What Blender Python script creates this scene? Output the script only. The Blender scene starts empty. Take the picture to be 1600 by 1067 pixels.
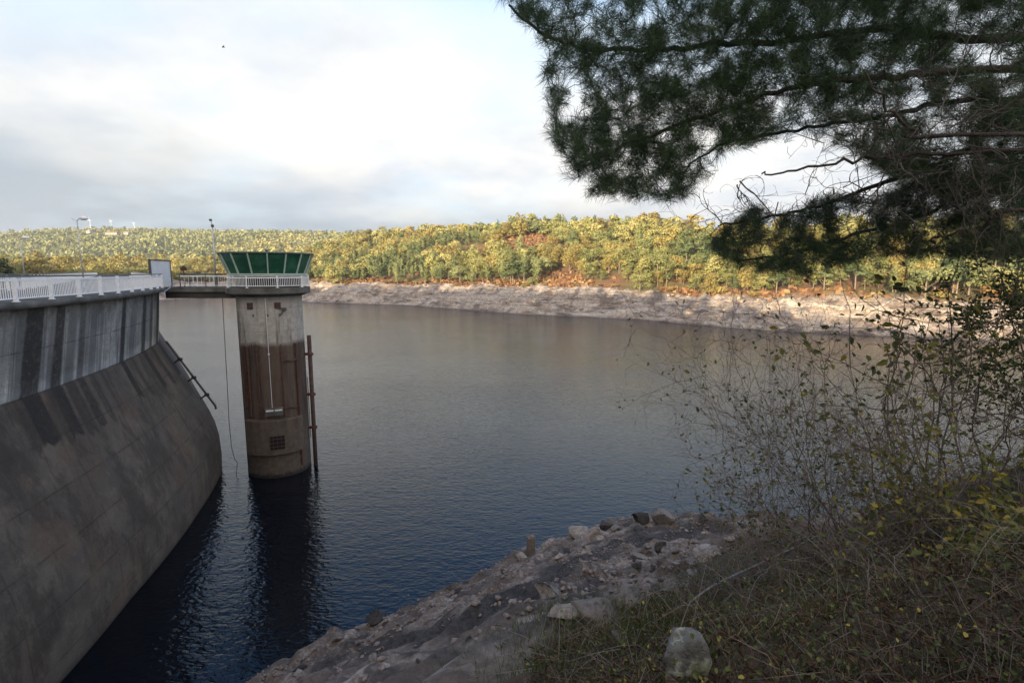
import bpy, math, random
import numpy as np
from mathutils import Vector, Matrix
random.seed(7); RNG = np.random.default_rng(11)
S = bpy.context.scene
COL = S.collection
R = math.radians
# ---------------------------------------------------------------- camera model
F = 800.0; PITCH = math.atan(109/800.0); SP, CP = math.sin(PITCH), math.cos(PITCH)
WZ = -16.7                       # water level, eye is z = 0
def ray(u, v):
    t = (v-533.5)/F; s = (u-800)/F
    return Vector((s, CP-t*SP, -SP-t*CP))
def P(u, v, y):
    r = ray(u, v); return r*(y/r.y)
def PZ(u, v, z=WZ):
    r = ray(u, v); return r*(z/r.z)
def uv_of(x, y, z):
    zc = y*CP - z*SP; yc = -z*CP - y*SP
    return 800+F*x/zc, 533.5+F*yc/zc
# ---------------------------------------------------------------- numpy noise
def _h(ix, iy, iz, s):
    n = (ix*374761393 + iy*668265263 + iz*1274126177 + s*974634777) & 0xffffffff
    n = ((n ^ (n >> 13))*1274126177) & 0xffffffff
    n = n ^ (n >> 16)
    return (n & 0xffff)/65535.0
def vnoise(x, y, z=0.0, seed=0):
    x, y, z = np.broadcast_arrays(np.asarray(x, float), np.asarray(y, float), np.asarray(z, float))
    ix, iy, iz = np.floor(x).astype(np.int64), np.floor(y).astype(np.int64), np.floor(z).astype(np.int64)
    fx, fy, fz = x-ix, y-iy, z-iz
    fx, fy, fz = [f*f*(3-2*f) for f in (fx, fy, fz)]
    def L(a, b, t): return a+(b-a)*t
    c = [[[_h(ix+i, iy+j, iz+k, seed) for k in (0, 1)] for j in (0, 1)] for i in (0, 1)]
    return L(L(L(c[0][0][0], c[1][0][0], fx), L(c[0][1][0], c[1][1][0], fx), fy),
             L(L(c[0][0][1], c[1][0][1], fx), L(c[0][1][1], c[1][1][1], fx), fy), fz)*2-1
def fbm(x, y, z=0.0, seed=0, octv=4):
    r = 0; a = 1.0; t = 0; f = 1.0
    for i in range(octv):
        r = r+a*vnoise(np.asarray(x)*f, np.asarray(y)*f, np.asarray(z)*f, seed+i*17); t += a; a *= .5; f *= 2.03
    return r/t
def sstep(a, b, x):
    t = np.clip((x-a)/(b-a), 0, 1); return t*t*(3-2*t)
# ---------------------------------------------------------------- objects
def tag(o, label=None, cat=None, group=None, kind=None):
    if label: o['label'] = label
    if cat: o['category'] = cat
    if group: o['group'] = group
    if kind: o['kind'] = kind
    return o
def empty(name, loc, label=None, cat=None, group=None, rz=0):
    o = bpy.data.objects.new(name, None); COL.objects.link(o); o.location = loc; o.rotation_euler[2] = rz
    o.empty_display_size = .3
    return tag(o, label, cat, group)
def link(name, me, m, parent=None, smooth=False, world=True):
    o = bpy.data.objects.new(name, me); COL.objects.link(o)
    if m is not None: me.materials.append(m)
    if smooth: me.polygons.foreach_set('use_smooth', [True]*len(me.polygons))
    if parent is not None:
        o.parent = parent
    return o
def np_mesh(name, V, T, attrs=None):
    """V (n,3), T (m,k) faces of equal size; attrs name -> per vertex float"""
    me = bpy.data.meshes.new(name); n = len(V); m, k = T.shape
    me.vertices.add(n); me.vertices.foreach_set('co', np.asarray(V, np.float32).ravel())
    me.loops.add(m*k); me.loops.foreach_set('vertex_index', np.asarray(T, np.int32).ravel())
    me.polygons.add(m); me.polygons.foreach_set('loop_start', np.arange(0, m*k, k, dtype=np.int32))
    me.polygons.foreach_set('loop_total', np.full(m, k, np.int32))
    if attrs:
        for a, val in attrs.items():
            at = me.attributes.new(a, 'FLOAT', 'POINT'); at.data.foreach_set('value', np.asarray(val, np.float32))
    me.update(); me.validate(); return me
class MB:
    def __init__(s, org=(0, 0, 0)): s.v = []; s.f = []; s.o = Vector(org)
    def add(s, vs, fs):
        b = len(s.v); s.v += [tuple(Vector(p)-s.o) for p in vs]; s.f += [tuple(b+i for i in f) for f in fs]; return s
    def box(s, c, d, rz=0.0, tilt=None):
        c = Vector(c); M = Matrix.Rotation(rz, 3, 'Z')
        if tilt is not None: M = tilt
        vs = [c+M@Vector((sx*d[0]/2, sy*d[1]/2, sz*d[2]/2)) for sz in (-1, 1) for sy in (-1, 1) for sx in (-1, 1)]
        return s.add(vs, [(0, 2, 3, 1), (4, 5, 7, 6), (0, 1, 5, 4), (2, 6, 7, 3), (0, 4, 6, 2), (1, 3, 7, 5)])
    def beam(s, a, b, w, h):
        a, b = Vector(a), Vector(b); d = (b-a); L = d.length; d.normalize()
        side = d.cross(Vector((0, 0, 1)))
        if side.length < 1e-3: side = Vector((1, 0, 0))
        side.normalize(); up = side.cross(d)
        vs = [p+side*(sx*w/2)+up*(sy*h/2) for p in (a, b) for sx, sy in ((-1, -1), (1, -1), (1, 1), (-1, 1))]
        return s.add(vs, [(3, 2, 1, 0), (4, 5, 6, 7), (0, 1, 5, 4), (1, 2, 6, 5), (2, 3, 7, 6), (3, 0, 4, 7)])
    def tube(s, pts, r, n=8, cap=True):
        pts = [Vector(p) for p in pts]; m = len(pts)
        rr = r if hasattr(r, '__len__') else [r]*m
        vs = []; ref = None
        for i, p in enumerate(pts):
            d = (pts[min(i+1, m-1)]-pts[max(i-1, 0)]).normalized()
            if ref is None:
                ref = d.cross(Vector((.3, .2, 1)));
                if ref.length < 1e-3: ref = d.cross(Vector((1, 0, 0)))
            ref = (ref-d*ref.dot(d)).normalized(); b = d.cross(ref)
            for k in range(n):
                a = 2*math.pi*k/n; vs.append(p+ref*(math.cos(a)*rr[i])+b*(math.sin(a)*rr[i]))
        fs = [(i*n+k, i*n+(k+1) % n, (i+1)*n+(k+1) % n, (i+1)*n+k) for i in range(m-1) for k in range(n)]
        if cap and n > 2: fs += [tuple(range(n-1, -1, -1)), tuple((m-1)*n+k for k in range(n))]
        return s.add(vs, fs)
    def lathe(s, c, prof, n=48, a0=0, a1=2*math.pi, closed=True):
        c = Vector(c); m = len(prof); full = abs(a1-a0-2*math.pi) < 1e-6; N = n if full else n+1
        vs = [c+Vector((math.sin(a0+(a1-a0)*k/n)*r, -math.cos(a0+(a1-a0)*k/n)*r, z)) for k in range(N) for r, z in prof]
        fs = [(k*m+i, ((k+1) % N)*m+i, ((k+1) % N)*m+i+1, k*m+i+1) for k in range(n) for i in range(m-1)]
        if closed: fs += [(k*m+m-1, ((k+1) % N)*m+m-1, ((k+1) % N)*m, k*m) for k in range(n)]
        if closed and not full: fs += [tuple(range(m-1, -1, -1)), tuple((N-1)*m+i for i in range(m))]
        return s.add(vs, fs)
    def build(s, name, m, parent=None, smooth=False, loc=None, bevel=0):
        me = bpy.data.meshes.new(name); me.from_pydata([tuple(v) for v in s.v], [], s.f); me.update()
        o = link(name, me, m, parent, smooth)
        if loc is not None: o.location = loc
        if bevel:
            b = o.modifiers.new('bevel', 'BEVEL'); b.width = bevel; b.segments = 1; b.limit_method = 'ANGLE'
        return o
# ---------------------------------------------------------------- materials
class NT:
    def __init__(s, name):
        s.m = bpy.data.materials.new(name); s.m.use_nodes = True; s.t = s.m.node_tree; s.n = s.t.nodes; s.l = s.t.links
        s.b = s.n['Principled BSDF']
    def __call__(s, typ, inp=None, **kw):
        n = s.n.new(typ)
        for k, v in kw.items(): setattr(n, k, v)
        for k, v in (inp or {}).items(): s.set(n, k, v)
        return n
    def set(s, n, k, v):
        i = n.inputs[k]
        if isinstance(v, bpy.types.NodeSocket): s.l.new(v, i)
        elif isinstance(v, tuple) and len(v) == 3 and i.type == 'RGBA': i.default_value = (*v, 1)
        else: i.default_value = v
    def coord(s, kind='Object', scale=(1, 1, 1)):
        c = s('ShaderNodeTexCoord'); mp = s('ShaderNodeMapping', {'Vector': c.outputs[kind], 'Scale': scale}); return mp.outputs[0]
    def noise(s, vec, scale, detail=4, rough=.55, dist=0):
        return s('ShaderNodeTexNoise', {'Vector': vec, 'Scale': scale, 'Detail': detail, 'Roughness': rough, 'Distortion': dist}).outputs[0]
    def attr(s, name): return s('ShaderNodeAttribute', attribute_name=name).outputs['Fac']
    def ramp(s, fac, stops, interp='LINEAR'):
        r = s('ShaderNodeValToRGB', {'Fac': fac}); e = r.color_ramp.elements; r.color_ramp.interpolation = interp
        for i, (p, c) in enumerate(stops):
            q = e[i] if i < 2 else e.new(p)
            q.position = p; q.color = (*c, 1) if isinstance(c, tuple) else (c, c, c, 1)
        return r.outputs[0]
    def mix(s, fac, a, b, blend='MIX'):
        n = s('ShaderNodeMix', data_type='RGBA', blend_type=blend)
        s.set(n, 0, fac); s.set(n, 6, a); s.set(n, 7, b); return n.outputs[2]
    def math(s, op, a, b=0.0, clamp=False):
        n = s('ShaderNodeMath', operation=op, use_clamp=clamp); s.set(n, 0, a); s.set(n, 1, b); return n.outputs[0]
    def bump(s, h, strength=.4, dist=.05, nrm=None):
        n = s('ShaderNodeBump', {'Height': h, 'Strength': strength, 'Distance': dist})
        if nrm is not None: s.set(n, 'Normal', nrm)
        s.l.new(n.outputs[0], s.b.inputs['Normal']); return n.outputs[0]
    def out(s, color=None, rough=None, **kw):
        if color is not None: s.set(s.b, 'Base Color', color)
        if rough is not None: s.set(s.b, 'Roughness', rough)
        for k, v in kw.items(): s.set(s.b, k.replace('_', ' '), v)
        return s.m
def simple(name, c, rough=.6, var=.25, scale=3.0, metal=0.0, bump=.15, bd=.01):
    t = NT(name); v = t.coord()
    n = t.noise(v, scale, 6, .65)
    lo = tuple(x*(1-var) for x in c); hi = tuple(min(1, x*(1+var)) for x in c)
    col = t.ramp(n, [(.3, lo), (.7, hi)])
    if bump: t.bump(t.noise(v, scale*6, 4), bump, bd)
    return t.out(col, rough, Metallic=metal)
def leafmat(name, stops, rough=.6, trans=.25, extra=.22):
    """colour from the per-leaf attribute 'tint'; leaves let some light through"""
    t = NT(name); a = t.attr('tint')
    oi = t('ShaderNodeObjectInfo').outputs['Random']
    f = t.math('ADD', a, t.math('MULTIPLY', t.math('SUBTRACT', oi, .5), extra*2), True)
    col = t.ramp(f, stops)
    t.out(col, rough); t.set(t.b, 'Specular IOR Level', .25)
    if trans:
        tr = t('ShaderNodeBsdfTranslucent', {'Color': col}); mx = t('ShaderNodeMixShader', {0: trans, 1: t.b.outputs[0], 2: tr.outputs[0]})
        t.l.new(mx.outputs[0], t.n['Material Output'].inputs[0])
    return t.m
M = {}
M['white_paint'] = simple('white_paint', (.82, .85, .90), .45, .1, 4, bump=.05)
M['dark_rail'] = simple('dark_rail', (.05, .052, .058), .45, .2, 3)
M['dark_metal'] = simple('dark_metal', (.06, .06, .065), .5, .2, 3)
M['grey_metal'] = simple('grey_metal', (.45, .47, .48), .4, .15, 3, metal=.4)
M['rust'] = simple('rust', (.085, .036, .024), .85, .5, 4, bump=.5)
M['rust_dark'] = simple('rust_dark', (.055, .03, .026), .8, .5, 4, bump=.4)
M['board'] = simple('board', (.62, .66, .72), .5, .08, 2)
M['slab'] = simple('slab_concrete', (.10, .10, .095), .9, .6, .9, bump=.6, bd=.02)
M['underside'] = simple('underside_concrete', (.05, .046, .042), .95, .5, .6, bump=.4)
M['asphalt'] = simple('asphalt', (.06, .06, .06), .9, .2, 6)
M['rope'] = simple('rope', (.11, .11, .12), .8, .2, 5)
M['cream'] = simple('cream_wall', (.36, .34, .30), .8, .1, .2)
M['roof'] = simple('roof_metal', (.12, .16, .12), .6, .3, 1)
M['frame_paint'] = simple('frame_paint', (.42, .55, .5), .5, .15, 2)
M['bark'] = simple('bark', (.075, .06, .048), .95, .5, 6, bump=.9, bd=.03)
M['twig'] = simple('twig', (.15, .115, .098), .9, .45, 5, bump=.3)
M['dead_twig'] = simple('dead_twig', (.20, .18, .16), .9, .45, 6, bump=.3)
M['far_bark'] = simple('far_bark', (.25, .2, .15), .9, .3, 2, bump=0)
M['hole_shade'] = simple('painted_hole_shade', (.006, .006, .006), .95, .2, 3, bump=0); M['pine_bark'] = simple('pine_bark', (.045, .036, .03), .95, .5, 6, bump=.9, bd=.03); M['pine_dead'] = simple('pine_dead_wood', (.085, .076, .068), .9, .45, 6, bump=.3)
M['wood'] = simple('weathered_wood', (.15, .12, .1), .9, .4, 5, bump=.8)
# ---------------------------------------------------------------- world and sun
SUN_EL, SUN_AZ = 9.0, 30.0       # light travels towards +y and a little +x, so the sun is behind the camera
w = bpy.data.worlds.new("World"); S.world = w; w.use_nodes = True
t = w.node_tree; n = t.nodes; bg = n['Background']
def wn(typ, **kw):
    q = n.new(typ)
    for k, v in kw.items(): setattr(q, k, v)
    return q
sky = wn('ShaderNodeTexSky', sky_type='NISHITA', sun_disc=False, sun_elevation=R(SUN_EL), sun_rotation=R(180+SUN_AZ))
sky.air_density = 1.2; sky.dust_density = .6; sky.ozone_density = 2.0
tc = wn('ShaderNodeTexCoord'); sx = wn('ShaderNodeSeparateXYZ'); t.links.new(tc.outputs['Generated'], sx.inputs[0])
def wm(op, a, b=0.0, clamp=False):
    q = wn('ShaderNodeMath', operation=op, use_clamp=clamp)
    for i, x in enumerate((a, b)):
        if isinstance(x, bpy.types.NodeSocket): t.links.new(x, q.inputs[i])
        else: q.inputs[i].default_value = x
    return q.outputs[0]
def wramp(f, stops, interp='LINEAR'):
    q = wn('ShaderNodeValToRGB'); t.links.new(f, q.inputs[0]); q.color_ramp.interpolation = interp; e = q.color_ramp.elements
    for i, (p, c) in enumerate(stops):
        k = e[i] if i < 2 else e.new(p); k.position = p; k.color = (*c, 1) if isinstance(c, tuple) else (c, c, c, 1)
    return q.outputs[0]
def wmix(f, a, b, blend='MIX'):
    q = wn('ShaderNodeMix', data_type='RGBA', blend_type=blend)
    for i, x in ((0, f), (6, a), (7, b)):
        if isinstance(x, bpy.types.NodeSocket): t.links.new(x, q.inputs[i])
        elif isinstance(x, tuple): q.inputs[i].default_value = (*x, 1)
        else: q.inputs[i].default_value = x
    return q.outputs[2]
# clouds: noise on a flattened dome direction
el = sx.outputs[2]
zz = wm('ADD', wm('MAXIMUM', el, 0.0), .22)
cx = wm('DIVIDE', sx.outputs[0], zz); cy = wm('DIVIDE', sx.outputs[1], zz)
cmb = wn('ShaderNodeCombineXYZ'); t.links.new(cx, cmb.inputs[0]); t.links.new(cy, cmb.inputs[1]); cmb.inputs[2].default_value = 4.7
def wnoise(scale, detail, off=0.0, rough=.55):
    q = wn('ShaderNodeTexNoise'); mp = wn('ShaderNodeMapping'); mp.inputs['Location'].default_value = (off, off*.7, 0)
    t.links.new(cmb.outputs[0], mp.inputs[0]); t.links.new(mp.outputs[0], q.inputs['Vector'])
    q.inputs['Scale'].default_value = scale; q.inputs['Detail'].default_value = detail; q.inputs['Roughness'].default_value = rough
    return q.outputs[0]
n1 = wnoise(.75, 7, 0.0); n2 = wnoise(1.3, 8, 5.3); n3 = wnoise(.45, 6, 9.1)
cover = wramp(wm('ADD', n1, wm('MULTIPLY', wm('SUBTRACT', .30, el), 1.1)), [(.36, 0.0), (.62, 1.0)])
# grey-blue layer low over the horizon, deeper to the left
low = wm('ADD', wm('ADD', wm('MULTIPLY', el, -5.2), 1.0), wm('MULTIPLY', wm('SUBTRACT', n3, .5), 2.2))
low = wm('SUBTRACT', low, wm('MULTIPLY', sx.outputs[0], .55))
grey = wramp(low, [(.05, 0.0), (.75, 1.0)])
white = wmix(wramp(n2, [(.36, 0.0), (.60, 1.0)]), (.355, .385, .425), (.54, .522, .49))
cloud = wmix(wm('MULTIPLY', grey, .85), white, (.185, .225, .265))
backdim = wramp(wm('ADD', wm('MULTIPLY', sx.outputs[1], .5), .5), [(.25, (1.75, 1.58, 1.40)), (.70, (1.0, 1.0, 1.0))])
highdim = wramp(el, [(.42, 1.0), (.60, .72), (.85, .85)])
cloud = wmix(1.0, cloud, wmix(1.0, backdim, highdim, 'MULTIPLY'), 'MULTIPLY')
skyc = wmix(1.0, sky.outputs[0], (.15, .205, .285), 'MULTIPLY')
pale = wmix(wramp(el, [(.40, .88), (.56, 0.0)]), skyc, (.40, .465, .505))
cloudamt = wm('MULTIPLY', wm('MAXIMUM', cover, wramp(sx.outputs[1], [(0.0, .9), (.3, 0.0)])), wm('MAXIMUM', wramp(el, [(.40, 1.0), (.60, .12), (.78, .15), (.92, .9)]), wramp(sx.outputs[1], [(-.0, 1.0), (.25, 0.0)])))
fin = wmix(cloudamt, pale, cloud)
t.links.new(fin, bg.inputs[0]); bg.inputs[1].default_value = 1.0
sun = bpy.data.lights.new('sun', 'SUN'); sun.energy = 5.0; sun.angle = R(.53); sun.color = (1.0, .81, .54)
so = bpy.data.objects.new('sun', sun); COL.objects.link(so)
sd = Vector((math.sin(R(SUN_AZ))*math.cos(R(SUN_EL)), math.cos(R(SUN_AZ))*math.cos(R(SUN_EL)), -math.sin(R(SUN_EL))))
so.rotation_euler = sd.to_track_quat('-Z', 'Y').to_euler(); so.location = (-30, -60, 60)
# ---------------------------------------------------------------- camera
cam = bpy.data.cameras.new('camera'); cam.sensor_width = 36; cam.lens = 18; cam.clip_end = 12000; cam.clip_start = .05
co = bpy.data.objects.new('camera', cam); COL.objects.link(co); co.rotation_euler = (R(90)-PITCH, 0, 0); S.camera = co
S.view_settings.view_transform = 'Standard'; S.view_settings.look = 'None'; S.view_settings.exposure = 1.15
# ================================================================ DAM
def crest_x(y): return -20.4-.2*(y-21)-.0082*(y-21)**2
path = []
yy = -2.0
while yy < 39.6:
    path.append((crest_x(max(yy, 8.8)), yy)); yy += .5
x0, y0 = path[-1]; hd = math.atan2(27.4-26.3, 40.5-38.3)
h1 = math.atan(.762); L = 0
for i in range(8):
    hd += (h1-math.atan(.5))/8+ .006; x0 -= math.sin(hd)*.6; y0 += math.cos(hd)*.6; path.append((x0, y0))
hd = math.atan2(x0+176, 236-y0)
while y0 < 236:
    st = 2.2 if y0 < 90 else 6
    x0 -= math.sin(hd)*st; y0 += math.cos(hd)*st; path.append((x0, y0))
path = np.array(path); NP = len(path)
tan = np.gradient(path, axis=0); tan /= np.linalg.norm(tan, axis=1)[:, None]
nor = np.stack([tan[:, 1], -tan[:, 0]], 1)          # towards the reservoir (right)
arc = np.concatenate([[0], np.cumsum(np.linalg.norm(np.diff(path, axis=0), axis=1))])
DECK = -1.24
def offs(i, d, z): return (path[i, 0]+nor[i, 0]*d, path[i, 1]+nor[i, 1]*d, z)
def arc_at(u, z=-3.0):
    best = None
    for i in range(NP):
        if path[i, 1] < 12 or path[i, 1] > 40.5: continue
        uu = uv_of(path[i, 0], path[i, 1], z)[0]
        if best is None or abs(uu-u) < best[0]: best = (abs(uu-u), arc[i])
    return best[1]
dam = empty('dam', (path[0, 0], path[0, 1], WZ), 'curved grey concrete dam with dark vertical stains along the left of the lake', 'dam')
org = dam.location.copy()
prof = [(-1.50, 0), (-3.2, 0), (-5.55, 0), (-5.57, .03), (-6.5, .15), (-8, .36), (-9.5, .56), (-11, .75), (-12, .86), (-13, .95), (-14, 1.0), (-15.5, 1.02), (-17, 1.0), (-19.5, .95), (-24, .9)]
# refine profile
pz = []
for (za, ga), (zb, gb) in zip(prof[:-1], prof[1:]):
    for k in range(3): pz.append((za+(zb-za)*k/3, ga+(gb-ga)*k/3))
pz.append(prof[-1])
V = []; UVs = []
def spread(y): return float(np.interp(y, [0, 19, 24, 33, 40, 60, 120], [1.7, 1.75, 1.75, 2.5, 3.3, 3.6, 3.6]))
for i in range(NP):
    D = spread(path[i, 1])
    for z, g in pz:
        ln_ = float(np.interp(path[i, 1], [20, 40], [.65, .35])); lean = -ln_*min(1, (-1.5-z)/4.05)
        V.append(offs(i, -.3+lean+(D+ln_)*g, z)); UVs.append((arc[i], z))
m_ = len(pz)
fc = [(i*m_+k, i*m_+k+1, (i+1)*m_+k+1, (i+1)*m_+k) for i in range(NP-1) for k in range(m_-1)]
def dam_mat():
    t = NT('dam_concrete'); uv = t('ShaderNodeUVMap', uv_map='dam').outputs[0]
    sp = t('ShaderNodeSeparateXYZ', {0: uv}); s_, z_ = sp.outputs[0], sp.outputs[1]
    vec = t('ShaderNodeMapping', {'Vector': uv, 'Scale': (1, 1, 1)}).outputs[0]
    st = t('ShaderNodeMapping', {'Vector': uv, 'Scale': (1.5, .09, 1)}).outputs[0]
    st2 = t('ShaderNodeMapping', {'Vector': uv, 'Scale': (5.0, .12, 1)}).outputs[0]
    fine = t.noise(vec, 3.2, 8, .7); big = t.noise(vec, .35, 5, .6); mid = t.noise(vec, 1.1, 6, .65)
    grain = t.noise(vec, 26, 4, .7)
    # explicit water streaks, from their places along the crest
    A0, A1 = arc_at(0), arc_at(262)
    lst = [(8, .35, .3), (30, .2, .2), (52, .45, .55), (66, .5, .95), (78, .35, .9), (100, .25, .5), (112, .35, .92), (135, .4, .55), (150, .35, .7), (160, .3, .5), (175, .22, .45), (180, .15, .3), (206, .35, .95), (222, .25, .5), (236, .4, .9), (248, .45, .75), (258, .7, .95)]
    grid = np.linspace(arc_at(-40)-2, A1+5, 31); val = np.zeros(31)+.12
    tot = None; ss = t.math('ADD', s_, t.math('MULTIPLY', t.math('ADD', z_, 3.0), -.04))
    for u, wd, am in lst:
        c = arc_at(u)
        wob = t.math('MULTIPLY', t.math('SUBTRACT', t.noise(st, .8, 3), .5), .7)
        dlt = t.math('ABSOLUTE', t.math('SUBTRACT', t.math('ADD', ss, wob), c))
        g = t.math('MULTIPLY', t.math('SUBTRACT', 1.0, t.math('DIVIDE', dlt, wd*1.35)), 2.2, True)
        g = t.math('MULTIPLY', g, am)
        tot = g if tot is None else t.math('MAXIMUM', tot, g)
    thin = t.ramp(t.noise(st2, 1.0, 5, .6), [(.48, 0.0), (.64, .65)])
    wide = t.ramp(t.noise(st, .8, 4, .6), [(.50, 0.0), (.66, .6)])
    tot = t.math('MAXIMUM', tot, t.math('MULTIPLY', t.math('MAXIMUM', thin, wide), t.ramp(t.math('ADD', t.math('MULTIPLY', z_, 1/6), 1.0), [(.06, .25), (.087, 1.0)])))
    rag = t.math('ADD', .72, t.math('MULTIPLY', t.ramp(fine, [(.3, 0.0), (.62, 1.0)]), .6))
    tot = t.math('MULTIPLY', tot, rag, True)
    # streaks fade out a little below the break line, each at its own height
    zend = t.math('SUBTRACT', z_, t.math('MULTIPLY', t.math('SUBTRACT', t.noise(st, .6, 2), .5), 2.4))
    fade = t.ramp(t.math('ADD', t.math('MULTIPLY', zend, 1/12), 1.0), [(.325, 0.0), (.338, 1.0)])   # z -8.4 .. -7.6
    tot = t.math('MULTIPLY', tot, fade)
    topd = t.ramp(t.math('ADD', t.math('MULTIPLY', z_, 1/6), 1.0), [(.44, 0.0), (.72, .9)])        # shadow under the crest slab, put into the colour
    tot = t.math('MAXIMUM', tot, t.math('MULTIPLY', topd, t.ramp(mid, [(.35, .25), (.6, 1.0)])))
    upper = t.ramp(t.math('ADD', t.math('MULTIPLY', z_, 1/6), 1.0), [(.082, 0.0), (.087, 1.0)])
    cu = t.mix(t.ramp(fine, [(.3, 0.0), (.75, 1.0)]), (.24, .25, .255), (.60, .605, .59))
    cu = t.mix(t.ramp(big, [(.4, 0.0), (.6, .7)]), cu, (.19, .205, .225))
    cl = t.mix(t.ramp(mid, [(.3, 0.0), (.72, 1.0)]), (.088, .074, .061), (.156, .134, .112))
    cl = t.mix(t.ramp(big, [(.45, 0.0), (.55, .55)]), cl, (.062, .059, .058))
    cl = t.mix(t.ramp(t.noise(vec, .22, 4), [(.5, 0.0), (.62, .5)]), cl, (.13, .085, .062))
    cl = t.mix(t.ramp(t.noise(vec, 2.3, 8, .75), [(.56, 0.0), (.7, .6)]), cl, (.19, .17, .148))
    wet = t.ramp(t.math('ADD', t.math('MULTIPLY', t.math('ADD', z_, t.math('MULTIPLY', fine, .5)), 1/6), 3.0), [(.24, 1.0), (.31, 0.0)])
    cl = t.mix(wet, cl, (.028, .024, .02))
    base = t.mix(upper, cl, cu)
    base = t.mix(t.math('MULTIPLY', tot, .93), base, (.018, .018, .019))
    # formwork joints: lifts and block joints
    def line(x, period, width, off=0.0):
        q = t.math('ABSOLUTE', t.math('SUBTRACT', t.math('FRACT', t.math('ADD', t.math('DIVIDE', x, period), off)), .5))
        return t.math('LESS_THAN', q, width)
    zw = t.math('ADD', z_, t.math('MULTIPLY', t.math('SUBTRACT', mid, .5), .08))
    j1 = line(zw, 2.05, .016, .18); j2 = line(t.math('ADD', s_, t.math('MULTIPLY', t.math('SUBTRACT', mid, .5), .08)), 6.1, .007, .3)
    j = t.math('MAXIMUM', j1, t.math('MULTIPLY', j2, .8))
    j = t.math('MULTIPLY', j, t.ramp(t.noise(vec, .9, 3), [(.4, .15), (.6, 1.0)]))
    base = t.mix(t.math('MULTIPLY', j, .5), base, (.025, .023, .021))
    # a few pale lime runs along cracks
    cr = t.math('ABSOLUTE', t.math('SUBTRACT', t.noise(t('ShaderNodeMapping', {'Vector': uv, 'Scale': (1, 1, 1), 'Rotation': (0, 0, .6)}).outputs[0], .33, 3, .5), .5))
    sp2 = t.ramp(t.noise(t('ShaderNodeMapping', {'Vector': uv, 'Scale': (.55, .22, 1), 'Rotation': (0, 0, .35)}).outputs[0], 1.0, 8, .75), [(.44, .6), (.52, 0.0)]); base = t.mix(t.math('MULTIPLY', sp2, t.math('SUBTRACT', 1.0, upper)), base, (.040, .036, .033)); base = t.mix(t.ramp(grain, [(.34, .6), (.5, 0.0)]), base, (.035, .03, .026)); base = t.mix(t.ramp(t.noise(vec, 14, 6, .8), [(.56, 0.0), (.7, .35)]), base, (.26, .235, .2))
    hgt = t.math('ADD', t.math('ADD', fine, t.math('MULTIPLY', grain, .35)), t.math('MULTIPLY', j, -1.2))
    t.bump(hgt, .9, .06)
    t.out(base, .92); t.set(t.b, 'Specular IOR Level', .3)
    return t.m
M['dam'] = dam_mat()
V = np.array(V)-np.array(org)
me = np_mesh('upstream_face', V, np.array(fc)[:, ::-1]); uvl = me.uv_layers.new(name='dam')
li = np.zeros(len(me.loops), np.int32); me.loops.foreach_get('vertex_index', li)
uvl.data.foreach_set('uv', np.array(UVs, np.float32)[li].ravel())
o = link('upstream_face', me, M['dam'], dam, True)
# downstream body: closes the dam behind the crest
V = []; WD = 8.0
for i in range(NP):
    for d, z in ((-.3, -1.50), (-WD+.3, -1.50), (-WD-.2, -8), (-WD-4, -26)): V.append(offs(i, d, z))
fc = [(i*4+k, (i+1)*4+k, (i+1)*4+k+1, i*4+k+1) for i in range(NP-1) for k in range(3)]
link('downstream_face', np_mesh('downstream_face', np.array(V)-np.array(org), np.array(fc)), M['slab'], dam, False)
# crest slab and road surface
V = []
for i in range(NP):
    for d, z in ((.12, DECK), (.12, DECK-.29), (-.305, DECK-.34), (-WD+.305, DECK-.34), (-WD-.12, DECK-.29), (-WD-.12, DECK)): V.append(offs(i, d, z))
fc = [(i*6+k, (i+1)*6+k, (i+1)*6+(k+1) % 6, i*6+(k+1) % 6) for i in range(NP-1) for k in range(6)]
link('crest_slab', np_mesh('crest_slab', np.array(V)-np.array(org), np.array(fc)), M['slab'], dam, False)
V = []
for i in range(NP):
    for d in (-1.1, -WD+1.1): V.append(offs(i, d, DECK+.006))
fc = [(i*2, i*2+1, (i+1)*2+1, (i+1)*2) for i in range(NP-1)]
link('road_surface', np_mesh('road_surface', np.array(V)-np.array(org), np.array(fc)), M['asphalt'], dam)

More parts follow.
